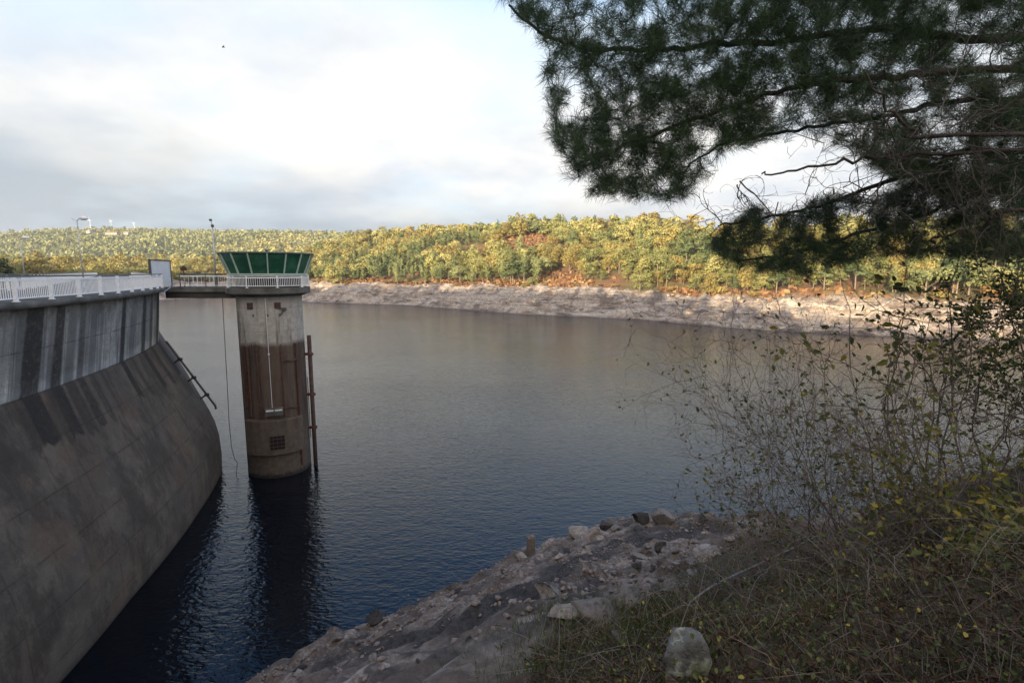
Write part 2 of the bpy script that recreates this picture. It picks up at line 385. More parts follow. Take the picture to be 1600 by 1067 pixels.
# ---------------------------------------------------------------- railings
def resample(pts, step):
    pts = np.array(pts, float); s = np.concatenate([[0], np.cumsum(np.linalg.norm(np.diff(pts, axis=0), axis=1))])
    nseg = max(1, int(round(s[-1]/step))); q = np.linspace(0, s[-1], nseg+1)
    return np.stack([np.interp(q, s, pts[:, k]) for k in range(pts.shape[1])], 1)
def railing(pts, step, label, h=1.05, toprail='dark', balu=.13, bw=.02, group=None, postw=.09, postmat='white_paint', name='railing', balmat='white_paint', railz=None):
    q = resample(pts, step); root = empty(name, q[0], label, 'railing', group); o0 = Vector(q[0])
    pm = None
    for i, p in enumerate(q):
        if i < len(q)-1: d = q[i+1]-q[i]
        a = math.atan2(d[1], d[0])
        if pm is None:
            b = MB(); b.box((0, 0, h/2-.02), (postw*.6, postw, h-.06)); b.box((0, 0, .012), (.2, .2, .024)); b.box((0, 0, h-.05), (.04, .04, .07))
            b.box((0, -.05, .12), (postw*.5, .06, .2))
            po = b.build('post', M[postmat], root); pm = po
        else:
            po = pm.copy(); COL.objects.link(po); po.parent = root
        po.location = Vector(p)-o0; po.rotation_euler[2] = a
    b = MB(o0)
    tr = [Vector(p)+Vector((0, 0, h)) for p in q]
    b.tube(tr, .038 if toprail == 'dark' else .03, 8)
    b.build('top_rail', M['dark_rail'] if toprail == 'dark' else M['white_paint'], root, True)
    for i in range(len(q)-1):
        a, c = Vector(q[i]), Vector(q[i+1]); d = (c-a); L = d.length; d.normalize(); b = MB(o0)
        b.beam(a+d*.03+Vector((0, 0, .14)), c-d*.03+Vector((0, 0, .14)), .035, .05)
        b.beam(a+d*.03+Vector((0, 0, h-.15)), c-d*.03+Vector((0, 0, h-.15)), .035, .09)
        nb = int(L/balu)
        for k in range(1, nb):
            pp = a+d*(L*k/nb); b.box(pp+Vector((0, 0, .14+(h-.29)/2)), (bw, bw, h-.33), math.atan2(d.y, d.x))
        b.build('baluster_panel', M[balmat], root)
    return root
idx = [i for i in range(NP) if 10 <= path[i, 1] <= 42.3]
near = [offs(i, -.03, DECK) for i in idx]
railing(near, 2.2, 'white baluster railing with dark handrail on the lake side of the dam crest', balu=.12, bw=.026, postw=.15)
idx = [i for i in range(NP) if 43.5 <= path[i, 1] <= 150]
railing([offs(i, -.03, DECK) for i in idx], 3.3, 'white railing on the lake side of the dam crest beyond the footbridge', balu=.3, bw=.05)
idx = [i for i in range(NP) if 8 <= path[i, 1] <= 160]
railing([offs(i, -WD+.03, DECK) for i in idx], 2.4, 'white railing along the far side of the dam road', balu=.22, bw=.035, postw=.12)

# ================================================================ TOWER
TX, TY = -19.97, 42.3; TR = 2.48
tower = empty('intake_tower', (TX, TY, WZ), 'round concrete water intake tower rising from the lake, rusty below and pale on top', 'tower'); to = tower.location.copy()
def tower_mat():
    t = NT('tower_concrete'); v = t.coord(); sp = t('ShaderNodeSeparateXYZ', {0: v}); z = sp.outputs[2]   # object origin at waterline
    stv = t('ShaderNodeMapping', {'Vector': v, 'Scale': (1.4, 1.4, .12)}).outputs[0]
    fine = t.noise(v, 3.0, 8, .7); mid = t.noise(v, .8, 5, .6); strk = t.noise(stv, 1.6, 6, .65)
    zz = t.math('ADD', z, t.math('MULTIPLY', t.math('SUBTRACT', strk, .5), .9))
    up = t.ramp(t.math('DIVIDE', zz, 16.0), [(.675, 0.0), (.70, 1.0)])
    cu = t.mix(t.ramp(fine, [(.3, 0.0), (.7, 1.0)]), (.25, .24, .225), (.42, .405, .38))
    cu = t.mix(t.ramp(strk, [(.5, 0.0), (.68, .75)]), cu, (.07, .06, .055))
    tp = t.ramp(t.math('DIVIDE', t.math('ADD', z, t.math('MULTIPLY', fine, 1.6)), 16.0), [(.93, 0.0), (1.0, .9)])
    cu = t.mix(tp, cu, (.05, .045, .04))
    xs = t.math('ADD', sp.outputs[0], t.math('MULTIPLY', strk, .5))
    cu = t.mix(t.ramp(t.math('ADD', t.math('MULTIPLY', xs, .2), .5), [(.20, .85), (.27, 0.0)]), cu, (.05, .042, .038))   # darker strip down the left side
    cl = t.mix(t.ramp(strk, [(.35, 0.0), (.62, 1.0)]), (.040, .030, .025), (.105, .078, .063))
    cl = t.mix(t.ramp(mid, [(.5, 0.0), (.68, .6)]), cl, (.080, .040, .028))
    cl = t.mix(t.ramp(fine, [(.55, 0.0), (.75, .6)]), cl, (.13, .105, .085))
    cl = t.mix(t.ramp(t.math('DIVIDE', t.math('ADD', z, strk), 16.0), [(.26, .75), (.34, 0.0)]), cl, t.mix(t.ramp(fine, [(.35, 0.0), (.65, 1.0)]), (.05, .042, .036), (.115, .096, .080)))
    wet = t.ramp(t.math('ADD', z, t.math('MULTIPLY', fine, 1.0)), [(.65, 1.0), (.95, 0.0)])
    cl = t.mix(wet, cl, (.014, .012, .011))
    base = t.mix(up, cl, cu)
    q = t.math('ABSOLUTE', t.math('SUBTRACT', t.math('FRACT', t.math('DIVIDE', z, 1.85)), .5))
    base = t.mix(t.math('MULTIPLY', t.math('LESS_THAN', q, .007), .4), base, (.05, .045, .04))
    t.bump(t.math('ADD', fine, t.math('MULTIPLY', t.noise(v, 22, 4), .3)), .5, .04)
    return t.out(base, .9)
M['tower'] = tower_mat()
H = DECK-.58-WZ       # underside of platform above the water
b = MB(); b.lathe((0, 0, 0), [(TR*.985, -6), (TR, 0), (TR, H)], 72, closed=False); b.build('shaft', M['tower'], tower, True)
# vertical rib (service duct) on the left of the visible side
b = MB(); 
for ang in (-38,):
    a = R(ang); c = Vector((math.sin(a)*(TR+.05), -math.cos(a)*(TR+.05), 0)); b.box(c+Vector((0, 0, H/2+2.9)), (.26, .2, H-5.9), a)
b.build('duct', M['tower'], tower)
def on(ang, r, z): a = R(ang); return Vector((math.sin(a)*r, -math.cos(a)*r, z))
# angles are measured round the tower from the side that faces -y; camera looks from azimuth TA
TA = math.degrees(math.atan2(-TX, TY))      # camera direction seen from the tower: towards +x
def zt(v): # height above water on the front of the tower for image row v
    r = ray(420, v); return r.z/r.y*(TY-TR*.95)-WZ
def at_u(u, R_=TR):  # angle on the shaft whose image column is u (mid height)
    best = None
    for k in range(-80, 81):
        a = TA+k; p = on(a, R_, 0); uu = uv_of(TX+p.x, TY+p.y, -8)[0]
        if best is None or abs(uu-u) < best[0]: best = (abs(uu-u), a)
    return best[1]
# platform
b = MB(); b.lathe((0, 0, 0), [(TR-.3, H+.02), (2.55, H-.12), (3.12, H+.10), (3.16, H+.12), (3.16, H+.58), (.5, H+.58)], 64, closed=False); b.build('platform', M['slab'], tower)
# lower wall, glazing, mullions, roof
zb = 0.95+H-.5+.5   # glazing foot
DK = DECK-WZ
b = MB(); b.lathe((0, 0, 0), [(2.45, DK), (2.45, DK+.85), (2.88, DK+1.0), (2.88, DK+1.06)], 16, closed=False); b.build('cabin_wall', M['underside'], tower)
def glass_mat():
    t = NT('green_glass'); v = t.coord(); n_ = t.noise(v, .8, 3); f = t.noise(v, 3, 5)
    c = t.mix(t.ramp(n_, [(.4, 0.0), (.6, 1.0)]), (.012, .072, .045), (.034, .13, .078))
    c = t.mix(t.ramp(f, [(.55, 0.0), (.8, .25)]), c, (.12, .2, .15))
    return t.out(c, .22)
M['glass'] = glass_mat()
rb, rt_, z0, z1 = 2.86, 3.46, DK+1.06, DK+2.62
for k in range(16):
    a0, a1 = TA+k*22.5, TA+(k+1)*22.5; b = MB()
    p = [on(a0+.6, rb, z0+.03), on(a1-.6, rb, z0+.03), on(a1-.6, rt_, z1-.02), on(a0+.6, rt_, z1-.02)]
    q = [on(a0+.6, rb-.05, z0+.03), on(a1-.6, rb-.05, z0+.03), on(a1-.6, rt_-.05, z1-.02), on(a0+.6, rt_-.05, z1-.02)]
    b.add(p+q, [(0, 1, 2, 3), (7, 6, 5, 4), (0, 4, 5, 1), (3, 2, 6, 7), (0, 3, 7, 4), (1, 5, 6, 2)])
    b.build('window_panel', M['glass'], tower)
    b = MB(); b.beam(on(a0, rb+.02, z0-.05), on(a0, rt_+.03, z1), .085, .11); b.build('mullion', M['frame_paint'], tower)
b = MB(); b.lathe((0, 0, 0), [(rb-.1, z0-.06), (rb+.07, z0-.06), (rb+.07, z0+.03), (rb-.1, z0+.03)], 16, R(TA), R(TA)+2*math.pi); b.build('sill_ring', M['frame_paint'], tower)
b = MB(); b.lathe((0, 0, 0), [(.05, z1+.02), (rt_+.10, z1), (rt_+.14, z1+.02), (rt_+.14, z1+.10), (rt_+.05, z1+.12), (.05, z1+.22)], 32, R(TA), R(TA)+2*math.pi); rf = b.build('roof', M['roof'], tower)
b = MB(); b.tube([(0, 0, z1+.2), (0, 0, z1+.33)], .1, 10); b.tube([(0, 0, z1+.33), (0, 0, z1+.38)], .34, 12); b.build('vent_cap', M['roof'], rf)
# openings: flat dark plates in place of shaded recesses
def plate(ang, zc, w_, h_, r, m, name, d=.08, par=None, sub=None):
    b = MB(); b.box(on(ang, r, zc), (w_, d, h_), R(ang)); return b.build(name, M[m], par or tower)
for u in (398, 440):
    a = at_u(u); z = zt(478); f = plate(a, z, .46, .5, TR-.0, 'rust_dark', 'vent_opening', .14)
for u in (402, 424, 443): plate(at_u(u), zt(493), .10, .2, TR+.01, 'dark_metal', 'drain_hole', .06)
b = MB(); c = on(at_u(449), TR+.12, zt(484)); b.box(c, (.34, .3, .22), .4); b.beam(c, c+Vector((-.2, -.15, -.45)), .07, .07); b.build('bracket', M['dark_metal'], tower)
# rusty guide rails and rods down the shaft
zl0, zl1 = zt(652), zt(541)
for u, r_, lo, hi in ((391, .07, zl0, zl1), (404, .055, zl0, zl1), (441, .055, zl0, zl1+.1), (463, .075, zt(735), zl1+.1), (386, .05, zt(640), zl1)):
    a = at_u(u); b = MB(); b.tube([on(a, TR+.12, lo), on(a, TR+.12, hi)], r_, 8)
    zc = lo+1
    while zc < hi: b.box(on(a, TR+.05, zc), (.22, .2, .08), R(a)); zc += 2.1
    b.build('guide_rail', M['rust'], tower)
for v in (566, 640):
    b = MB(); pts = [on(at_u(u), TR+.16, zt(v)-.02*k+ (.12 if k % 2 else 0)) for k, u in enumerate((441, 448, 455, 463))]; b.tube(pts, .06, 6); b.build('cross_pipe', M['rust'], tower)
a = at_u(422); b = MB(); b.tube([on(a, TR+.2, zt(466)), on(a, TR+.17, zt(560)), on(a, TR+.15, zt(636))], .02, 5); b.box(on(a, TR+.18, zt(553)), (.12, .08, .1), R(a)); b.build('hoist_cable', M['board'], tower)
a = at_u(425); b = MB(); b.box(on(a, TR+.2, zt(644)), (1.3, .35, .45), R(a)); b.box(on(a, TR+.2, zt(637.5)), (1.36, .4, .07), R(a)); g = b.build('gate_box', M['slab'], tower)
for s_ in (-1, 1):
    b = MB(); b.box(on(a+s_*6.5, TR+.39, zt(639)), (.55, .03, .2), R(a)); b.build('panel', M['board'], g)
# curved balcony box with a grated square intake
a0, a1 = at_u(386)-4, at_u(462)+2
zb0, zb1 = zt(711), zt(655)
b = MB(); b.lathe((0, 0, 0), [(TR-.1, zb0), (TR+.36, zb0+.12), (TR+.36, zb1-.1), (TR+.30, zb1), (TR-.1, zb1)], 24, R(a0), R(a1)); ib = b.build('intake_box', M['tower'], tower)
a = at_u(427, TR+.36); b = MB(); zc = (zt(679)+zt(701))/2
b.box(on(a, TR+.335, zc), (1.08, .08, 1.1), R(a)); ip = b.build('intake_opening', M['hole_shade'], ib)  # near-black plate; the shade inside the opening is put into its colour
b = MB(); M3 = R(a)
ex = Vector((math.cos(M3), math.sin(M3), 0)); cc = on(a, TR+.40, zc)
for k in range(-1, 2): b.box(cc+ex*k*.3, (.035, .04, 1.1), M3)
for k in range(-1, 2): b.box(cc+Vector((0, 0, k*.32)), (1.08, .035, .05), M3)
b.build('grate', M['rust_dark'], ip)
# platform railing: a ring, open where the footbridge lands
angs = [TA+k for k in range(-112, 140, 6)]
pts = [Vector((TX, TY, DECK))+on(a, 3.06, 0) for a in angs]
railing([tuple(p) for p in pts], 2.05, 'white railing curving round the platform of the intake tower below the green cabin', h=.93, toprail='white', balu=.15, bw=.03, postw=.1)
# standpipe beside the tower
PXY = Vector((TX, TY, WZ))+on(TA+90-15, TR+.42, 0)
pipe = empty('standpipe', (PXY.x, PXY.y, WZ), 'dark rusty vertical pipe clamped to the right side of the intake tower', 'pipe')
zt2 = zt(531)
b = MB(); b.tube([(0, 0, -3), (0, 0, zt2)], .17, 14); b.build('pipe', M['rust_dark'], pipe, True)
dirr = (Vector((TX, TY, 0))-Vector((PXY.x, PXY.y, 0))).normalized()
for v in (562, 629, 684):
    z = zt(v); b = MB(); b.beam(Vector((0, 0, z))-dirr*.28, Vector((0, 0, z))+dirr*.45, .14, .22); b.tube([(0, 0, z-.09), (0, 0, z+.09)], .25, 12); b.build('clamp', M['rust'], pipe)
b = MB(); b.tube([dirr*.3+Vector((0, 0, zt(700))), dirr*.3+Vector((0, 0, zt(600)))], .03, 6); b.build('rod', M['rust'], pipe)
# ---------------------------------------------------------------- footbridge
BX0, BX1 = -28.3, TX-2.3; BY0, BY1 = 41.7, 43.6
br = empty('footbridge', (BX0, BY0, DECK-.9), 'short concrete footbridge from the dam crest to the intake tower', 'bridge'); bo = br.location.copy()
b = MB(bo); b.box(((BX0+BX1)/2, (BY0+BY1)/2, DECK-.19), (BX1-BX0, BY1-BY0, .4)); b.build('deck', M['slab'], br)
for y in (BY0+.35, BY1-.35):
    b = MB(bo); b.box(((BX0+BX1)/2, y, DECK-.39-.26), (BX1-BX0-.1, .32, .52)); b.build('beam', M['underside'], br)
railing([(-26.9, BY0+.08, DECK), (-22.75, BY0+.08, DECK)], 2.1, 'thin dark railing on the near side of the footbridge to the tower', balu=.3, bw=.022, postw=.06, postmat='dark_metal', h=1.03)
railing([(-27.2, BY1-.08, DECK), (-22.6, BY1-.08, DECK)], 2.2, 'thin dark railing on the far side of the footbridge to the tower', balu=.3, bw=.022, postw=.06, postmat='dark_metal', h=1.03)
# bridge gate panel of white sheet with dark frame
A = P(236.5, 447, 40.2); B_ = P(268.5, 447, 43.6); A.z = B_.z = DECK
pn = empty('gate_panel', A, 'white sheet metal panel in a dark frame standing where the footbridge leaves the dam', 'panel')
d = (B_-A); L_ = d.length; d.normalize(); rz = math.atan2(d.y, d.x)
HT = P(236.5, 406.5, 40.2).z-DECK
b = MB(A); b.box(A+d*(L_/2)+Vector((0, 0, HT/2)), (L_-.1, .04, HT-.1), rz); sh = b.build('sheet', M['board'], pn)
for k in (.18, .5, .82):
    b = MB(A); b.box(A+d*(L_*k)+Vector((.0, -.03, HT/2)), (.03, .03, HT-.14), rz); b.build('seam', M['grey_metal'], sh)
for q, w_ in ((A+d*.05, .17), (B_-d*.03, .10)):
    b = MB(A); b.box(q+Vector((0, 0, HT/2)), (w_, .12, HT), rz); b.build('frame_post', M['dark_metal'], pn)
b = MB(A); b.box(A+d*(L_/2)+Vector((0, 0, HT+.02)), (L_+.1, .12, .1), rz); b.build('frame_bar', M['dark_metal'], pn)
# slanted stay bar at the dam corner
b = MB(); a_, c_ = P(252, 459.5, 39.4), P(266, 449, 40.9); b.tube([a_, c_], .035, 6); tag(b.build('stay_bar', M['grey_metal']), 'thin pale bar slanting out under the slab at the corner of the dam', 'bar')
# small dark box on a post on the bridge
q = P(289, 447, 42); q.z = DECK; vb = empty('valve_post', q, 'small dark box on a short post halfway along the footbridge', 'post')
b = MB(); b.tube([(0, 0, 0), (0, 0, 1.3)], .05, 8); b.build('post', M['dark_metal'], vb)
b = MB(); b.box((0, 0, 1.46), (.36, .26, .3)); b.tube([(0, 0, 1.6), (.02, 0, 1.68)], .09, 8); b.build('box', M['rust_dark'], vb)
# mast on the bridge
q = P(337.5, 447, 43.2); q.z = DECK; ms = empty('mast', q, 'thin grey mast with rungs on the footbridge beside the green cabin', 'mast')
tp = P(332, 354, 43.2)-q
b = MB(); b.tube([(0, 0, 0), tp*.5, tp], [.07, .055, .04], 8); b.build('pole', M['grey_metal'], ms, True)
b = MB()
for k in range(7): c = tp*(.55+.05*k); b.beam(c-Vector((.16, 0, 0)), c+Vector((.16, 0, 0)), .025, .025)
b.build('rungs', M['grey_metal'], ms)
b = MB(); b.box(tp+Vector((.0, 0, .05)), (.22, .16, .2), .5); b.beam(tp+Vector((0, 0, .1)), tp+Vector((-.12, 0, .5)), .03, .03); b.box(tp+Vector((-.12, 0, .52)), (.16, .16, .16)); b.build('sensor', M['dark_metal'], ms)
# lamps on the dam road
def lamp(u, v, y, label, arm=.55):
    q = P(u, v, y); base = Vector((q.x, q.y, DECK)); hgt = q.z-DECK
    r = empty('street_lamp', base, label, 'street lamp', 'street lamps along the dam road')
    b = MB(); b.tube([(0, 0, 0), (0, 0, hgt*.5), (0, 0, hgt-.1)], [.055, .045, .035], 10); b.box((0, 0, .03), (.3, .3, .06)); b.build('pole', M['grey_metal'], r, True)
    b = MB(); b.tube([(0, 0, hgt-.12), (.25*arm, 0, hgt+.02), (arm*.6, 0, hgt+.05)], .03, 8); b.tube([(0, 0, hgt-.12), (-.45, 0, hgt+.1)], .02, 6); b.build('arm', M['grey_metal'], r)
    b = MB(); pts = []
    for k in range(7):
        tt = k/6; pts.append((arm*.35+tt*.75, 0, hgt+.07+.03*math.sin(tt*3.14)))
    b.tube(pts, [.05, .12, .16, .17, .15, .11, .05], 12); b.build('lamp_head', M['white_paint'], r, True)
lamp(120, 343, 42.5, 'tall street lamp with white head on the dam road, the larger of the two lamps')
lamp(31, 373, 52, 'small far street lamp with white head at the left edge of the photo')
# pipe rail down the end of the dam
pr = empty('slope_pipe', P(262, 535, 39.7), 'dark straight pipe on brackets running down the sloping end of the dam', 'pipe')
o_ = pr.location.copy(); pa, pb = P(259.5, 533, 40.2), P(336.5, 634, 41.9)
b = MB(o_); b.tube([pa, pb, pb+Vector((.02, 0, -.28))], .085, 8); b.build('pipe', M['dark_metal'], pr)
for k in (.27, .55, .82):
    c = pa.lerp(pb, k); b = MB(o_); b.beam(c+Vector((.08, 0, .1)), c+Vector((-.75, .1, -.45)), .09, .12); b.box(c, (.26, .26, .22)); b.build('bracket', M['rust_dark'], pr)
# hanging cable between dam and tower
b = MB(); pts = [P(347.5, 463, 42.2), P(351, 530, 42), P(355, 600, 41.8), P(358, 660, 41.6), P(362, 700, 41.4), P(367, 718, 41.2), P(371, 722, 41.0), P(369, 745, 40.6)]
b.tube(pts, .028, 5); tag(b.build('hanging_cable', M['rope']), 'thin slack cable hanging from the footbridge down to the water', 'cable')

# ================================================================ WATER
def water_mat():
    t = NT('water'); g = t('ShaderNodeNewGeometry').outputs['Position']
    v1 = t('ShaderNodeMapping', {'Vector': g, 'Scale': (1, 1.9, 1), 'Rotation': (0, 0, R(18))}).outputs[0]
    v2 = t('ShaderNodeMapping', {'Vector': g, 'Scale': (1, 2.4, 1), 'Rotation': (0, 0, R(-12))}).outputs[0]
    a = t.noise(v1, 1.7, 3, .5, .4); b_ = t.noise(v2, .42, 2, .5); c = t.noise(g, .05, 3, .5); c2 = t.noise(v1, 3.4, 2, .5)
    gust = t.ramp(c, [(.38, .72), (.62, 1.1)])
    h = t.math('MULTIPLY', t.math('ADD', t.math('ADD', t.math('MULTIPLY', a, .056), t.math('MULTIPLY', b_, .044)), t.math('MULTIPLY', c2, .022)), gust)
    t.bump(h, .8, 1.0)
    t.out((.0013, .0028, .006), .05, IOR=1.33)
    return t.m
M['water'] = water_mat()
wp = [offs(i, -1.2, WZ) for i in range(0, NP, 1)]
ringv = wp+[(-210, 300, WZ), (-260, 420, WZ), (400, 420, WZ), (900, 300, WZ), (900, -60, WZ), (40, -20, WZ)]
me = bpy.data.meshes.new('lake_water'); me.from_pydata([tuple(map(float, p)) for p in ringv], [], [tuple(range(len(ringv)))[::-1]]); me.update()
wo = link('water', me, M['water']); tag(wo, 'dark rippled lake water', 'water', kind='structure')
if me.polygons[0].normal.z < 0: me.flip_normals()

# ================================================================ NEAR GROUND
CT = [(-14.5, 14, WZ), (-12.5, 17, WZ), (-10.2, 19.3, WZ), (-7.8, 22, WZ), (-3.4, 25.2, WZ), (1.2, 29, WZ), (6, 32, WZ), (11, 33.3, WZ), (16.8, 33.6, WZ), (24, 33.4, WZ), (34, 33, WZ), (50, 36, WZ), (70, 40, WZ),
      (-14, 23, -20), (-11, 27, -20), (-5, 31, -20), (2, 36, -20), (10, 40, -20), (25, 40, -20), (45, 42, -20), (-19, 18, -20), (-22, 30, -23), (-10, 40, -25), (10, 50, -25), (40, 55, -25),
      (0, 20, -12.9), (0, 12, -8.3), (0, 6, -4.9), (0, 2, -2.7), (0, 0, -1.9), (0, -4, -1.2), (0, -12, 0),
      (11.5, 24, -13.3), (7.7, 16, -9.9), (4.3, 9, -6.1), (2.4, 5, -4.0), (1, 2, -2.5),
      (12, 12, -5.2), (20, 20, -10.2), (30, 30, -15.6), (7, 7, -3.5), (3, 3, -2.4), (18, 10, -3.8), (30, 14, -6), (45, 20, -8), (40, 0, 1), (20, 0, 0),
      (7.5, 10, -5.4), (4.5, 6, -4.0), (13.5, 18, -11), (19.5, 26, -14.7),
      (-4, 9, -8.6), (-6.6, 14, -12.8), (-2, 3, -4.2), (-9, 8, -9.5), (-14, 6, -9), (-18, 0, -4), (-10, 0, -3.5), (-30, -10, 0), (-10, -20, 2), (20, -20, 5), (60, 0, 3)]
CT = np.array(CT)
def U(r2): return np.where(r2 > 1e-12, .5*r2*np.log(np.maximum(r2, 1e-12)), 0)
Kx = ((CT[:, None, :2]-CT[None, :, :2])**2).sum(2); nC = len(CT)
A_ = np.zeros((nC+3, nC+3)); A_[:nC, :nC] = U(Kx)+np.eye(nC)*.6; A_[:nC, nC] = 1; A_[:nC, nC+1:] = CT[:, :2]; A_[nC, :nC] = 1; A_[nC+1:, :nC] = CT[:, :2].T
Wt = np.linalg.solve(A_, np.concatenate([CT[:, 2], [0, 0, 0]]))
def ground0(x, y):
    x = np.asarray(x, float); y = np.asarray(y, float)
    r = Wt[nC]+Wt[nC+1]*x+Wt[nC+2]*y
    for i in range(nC): r = r+Wt[i]*U((x-CT[i, 0])**2+(y-CT[i, 1])**2)
    return r
def ground(x, y):
    z = ground0(x, y)
    det = .60*fbm(x*.35, y*.35, 0, 3, 3)+.36*fbm(np.asarray(x)*1.3, np.asarray(y)*1.3, 0, 5, 3)+.13*fbm(np.asarray(x)*5, np.asarray(y)*5, 0, 9, 3)
    # rock ledges that run along the shore
    q = z+.5*fbm(np.asarray(x)*.25, np.asarray(y)*.25, 0, 21, 2)
    led = .38*np.abs(((q/.95) % 1)-.5)*2*sstep(-16.9, -15.8, z)
    return z+det*np.clip((np.asarray(y)*.05+.25), .2, 1)*.9+led
def hit(u, v):
    r = ray(u, v); lo = 1.0
    ts = np.concatenate([np.arange(1.2, 60, .1)])
    x, y, z = ts*r.x, ts*r.y, ts*r.z; g = ground(x, y); k = np.argmax(z < g)
    if not (z < g).any(): return None
    tt = ts[k]; return Vector((r.x*tt, r.y*tt, float(g[k])))
def gz(x, y): return float(ground(np.array([x]), np.array([y]))[0])
gx = np.concatenate([np.arange(-24, -14, .6), np.arange(-14, 18, .16), np.arange(18, 40, .5), np.arange(40, 76, 3)])
gy = np.concatenate([np.arange(-26, 0, 1.0), np.arange(0, 37, .16), np.arange(37, 52, 1.5)])
GX, GY = np.meshgrid(gx, gy); GZ = ground(GX, GY)
V = np.stack([GX.ravel(), GY.ravel(), GZ.ravel()], 1)
nx, ny = len(gx), len(gy)
ii = (np.arange(ny-1)[:, None]*nx+np.arange(nx-1)[None]).ravel()
fc = np.stack([ii, ii+1, ii+nx+1, ii+nx], 1)
# vegetation amount: boundary in image space taken to the slope
UU, VV = 800+F*V[:, 0]/np.maximum(.3, V[:, 1]*CP-V[:, 2]*SP), 533.5+F*(-V[:, 2]*CP-V[:, 1]*SP)/np.maximum(.3, V[:, 1]*CP-V[:, 2]*SP)
VB = np.array([hit(*q) or Vector((0, 0, 0)) for q in ((840, 1064), (880, 1020), (960, 985), (1020, 930), (1045, 880), (1110, 860), (1170, 836), (1240, 812))])
def veg_of(x, y):
    # signed side of the boundary polyline: positive on the camera / right side
    bx, by = VB[:, 0], VB[:, 1]
    lim = np.interp(y, by, bx, left=bx[0]-1.0, right=bx[-1]+8)
    return np.asarray(x)-lim
NOI = fbm(V[:, 0]*.9, V[:, 1]*.9, 0, 31, 4)
veg = sstep(-.5, .6, veg_of(V[:, 0], V[:, 1])+NOI*1.6); veg = np.where(V[:, 1] < 4.5, np.maximum(veg, sstep(-2, .5, V[:, 0])), veg)
# dark silt band
DB = [hit(*q) for q in ((640, 1000), (720, 965), (800, 925), (880, 885), (960, 855), (1040, 838), (1130, 828))]
dist = np.full(len(V), 99.0)
for a_, b2 in zip(DB[:-1], DB[1:]):
    ax, ay = a_.x, a_.y; dx, dy = b2.x-ax, b2.y-ay; tt = np.clip(((V[:, 0]-ax)*dx+(V[:, 1]-ay)*dy)/(dx*dx+dy*dy), 0, 1)
    dist = np.minimum(dist, np.hypot(V[:, 0]-ax-tt*dx, V[:, 1]-ay-tt*dy))
silt = sstep(1.1, .45, dist+NOI*.5)
for bd_ in (((500, 1040), (560, 1018), (640, 1001), (760, 968), (850, 935)), ((740, 1010), (800, 990), (860, 968), (930, 915)), ((840, 880), (930, 848), (1020, 826), (1100, 815)), ((600, 1050), (700, 1022), (790, 1000))):
    bp_ = [hit(*q) for q in bd_]; d2_ = np.full(len(V), 99.0)
    for a_, b2 in zip(bp_[:-1], bp_[1:]):
        ax, ay = a_.x, a_.y; dx, dy = b2.x-ax, b2.y-ay; tt = np.clip(((V[:, 0]-ax)*dx+(V[:, 1]-ay)*dy)/(dx*dx+dy*dy), 0, 1)
        d2_ = np.minimum(d2_, np.hypot(V[:, 0]-ax-tt*dx, V[:, 1]-ay-tt*dy))
    silt = np.maximum(silt, .85*sstep(.42, .12, d2_+NOI*.35))
me = np_mesh('ground', V, fc, {'veg': veg, 'silt': silt})
def ground_mat():
    t = NT('shore_ground'); g = t('ShaderNodeNewGeometry').outputs['Position']
    sp = t('ShaderNodeSeparateXYZ', {0: g}); z = sp.outputs[2]
    veg, silt = t.attr('veg'), t.attr('silt')
    big = t.noise(g, .35, 4, .6); mid = t.noise(g, 1.6, 6, .65); fine = t.noise(g, 9, 6, .7); peb = t('ShaderNodeTexVoronoi', {'Vector': g, 'Scale': 9.0}).outputs['Color']
    pb = t('ShaderNodeSeparateColor', {0: peb}).outputs[0]
    c = t.mix(t.ramp(mid, [(.3, 0.0), (.7, 1.0)]), (.13, .096, .076), (.33, .26, .212))
    c = t.mix(t.ramp(pb, [(.5, 0.0), (.9, .9)]), c, (.40, .34, .30))
    c = t.mix(t.ramp(big, [(.42, .85), (.6, 0.0)]), c, (.085, .062, .05))
    c = t.mix(t.ramp(fine, [(.35, .6), (.55, 0.0)]), c, (.05, .038, .03))
    band = t('ShaderNodeMapping', {'Vector': g, 'Scale': (.35, .35, 2.2)}).outputs[0]
    c = t.mix(t.ramp(t.noise(band, 1.0, 5, .6), [(.52, 0.0), (.6, .6)]), c, (.055, .045, .04))
    zb = t.math('ADD', z, t.math('MULTIPLY', t.math('SUBTRACT', big, .5), 2.2)); stv = t('ShaderNodeCombineXYZ', {0: t.math('MULTIPLY', zb, 2.1), 1: t.math('MULTIPLY', t('ShaderNodeSeparateXYZ', {0: g}).outputs[0], .12)}).outputs[0]
    sn = t.noise(stv, 1.0, 6, .65); c = t.mix(t.ramp(sn, [(.36, .9), (.47, 0.0)]), c, (.038, .030, .027)); c = t.mix(t.ramp(sn, [(.56, 0.0), (.66, .6)]), c, (.36, .31, .28))
    c = t.mix(t.math('MULTIPLY', silt, .93), c, t.mix(t.ramp(fine, [(.4, 0.0), (.62, 1.0)]), (.018, .017, .018), (.062, .054, .05)))
    soil = t.mix(t.ramp(mid, [(.35, 0.0), (.65, 1.0)]), (.035, .027, .02), (.10, .058, .038))
    soil = t.mix(t.ramp(big, [(.5, 0.0), (.62, .7)]), soil, (.03, .045, .014))
    c = t.mix(veg, c, soil)
    wet = t.ramp(t.math('ADD', t.math('MULTIPLY', t.math('ADD', z, 17.0), .5), t.math('MULTIPLY', mid, .2)), [(.22, 1.0), (.40, 0.0)])
    c = t.mix(wet, c, (.022, .018, .016))
    t.bump(t.math('ADD', t.math('MULTIPLY', pb, .5), t.math('ADD', mid, fine)), .9, .08)
    return t.out(c, .95)
M['ground'] = ground_mat()
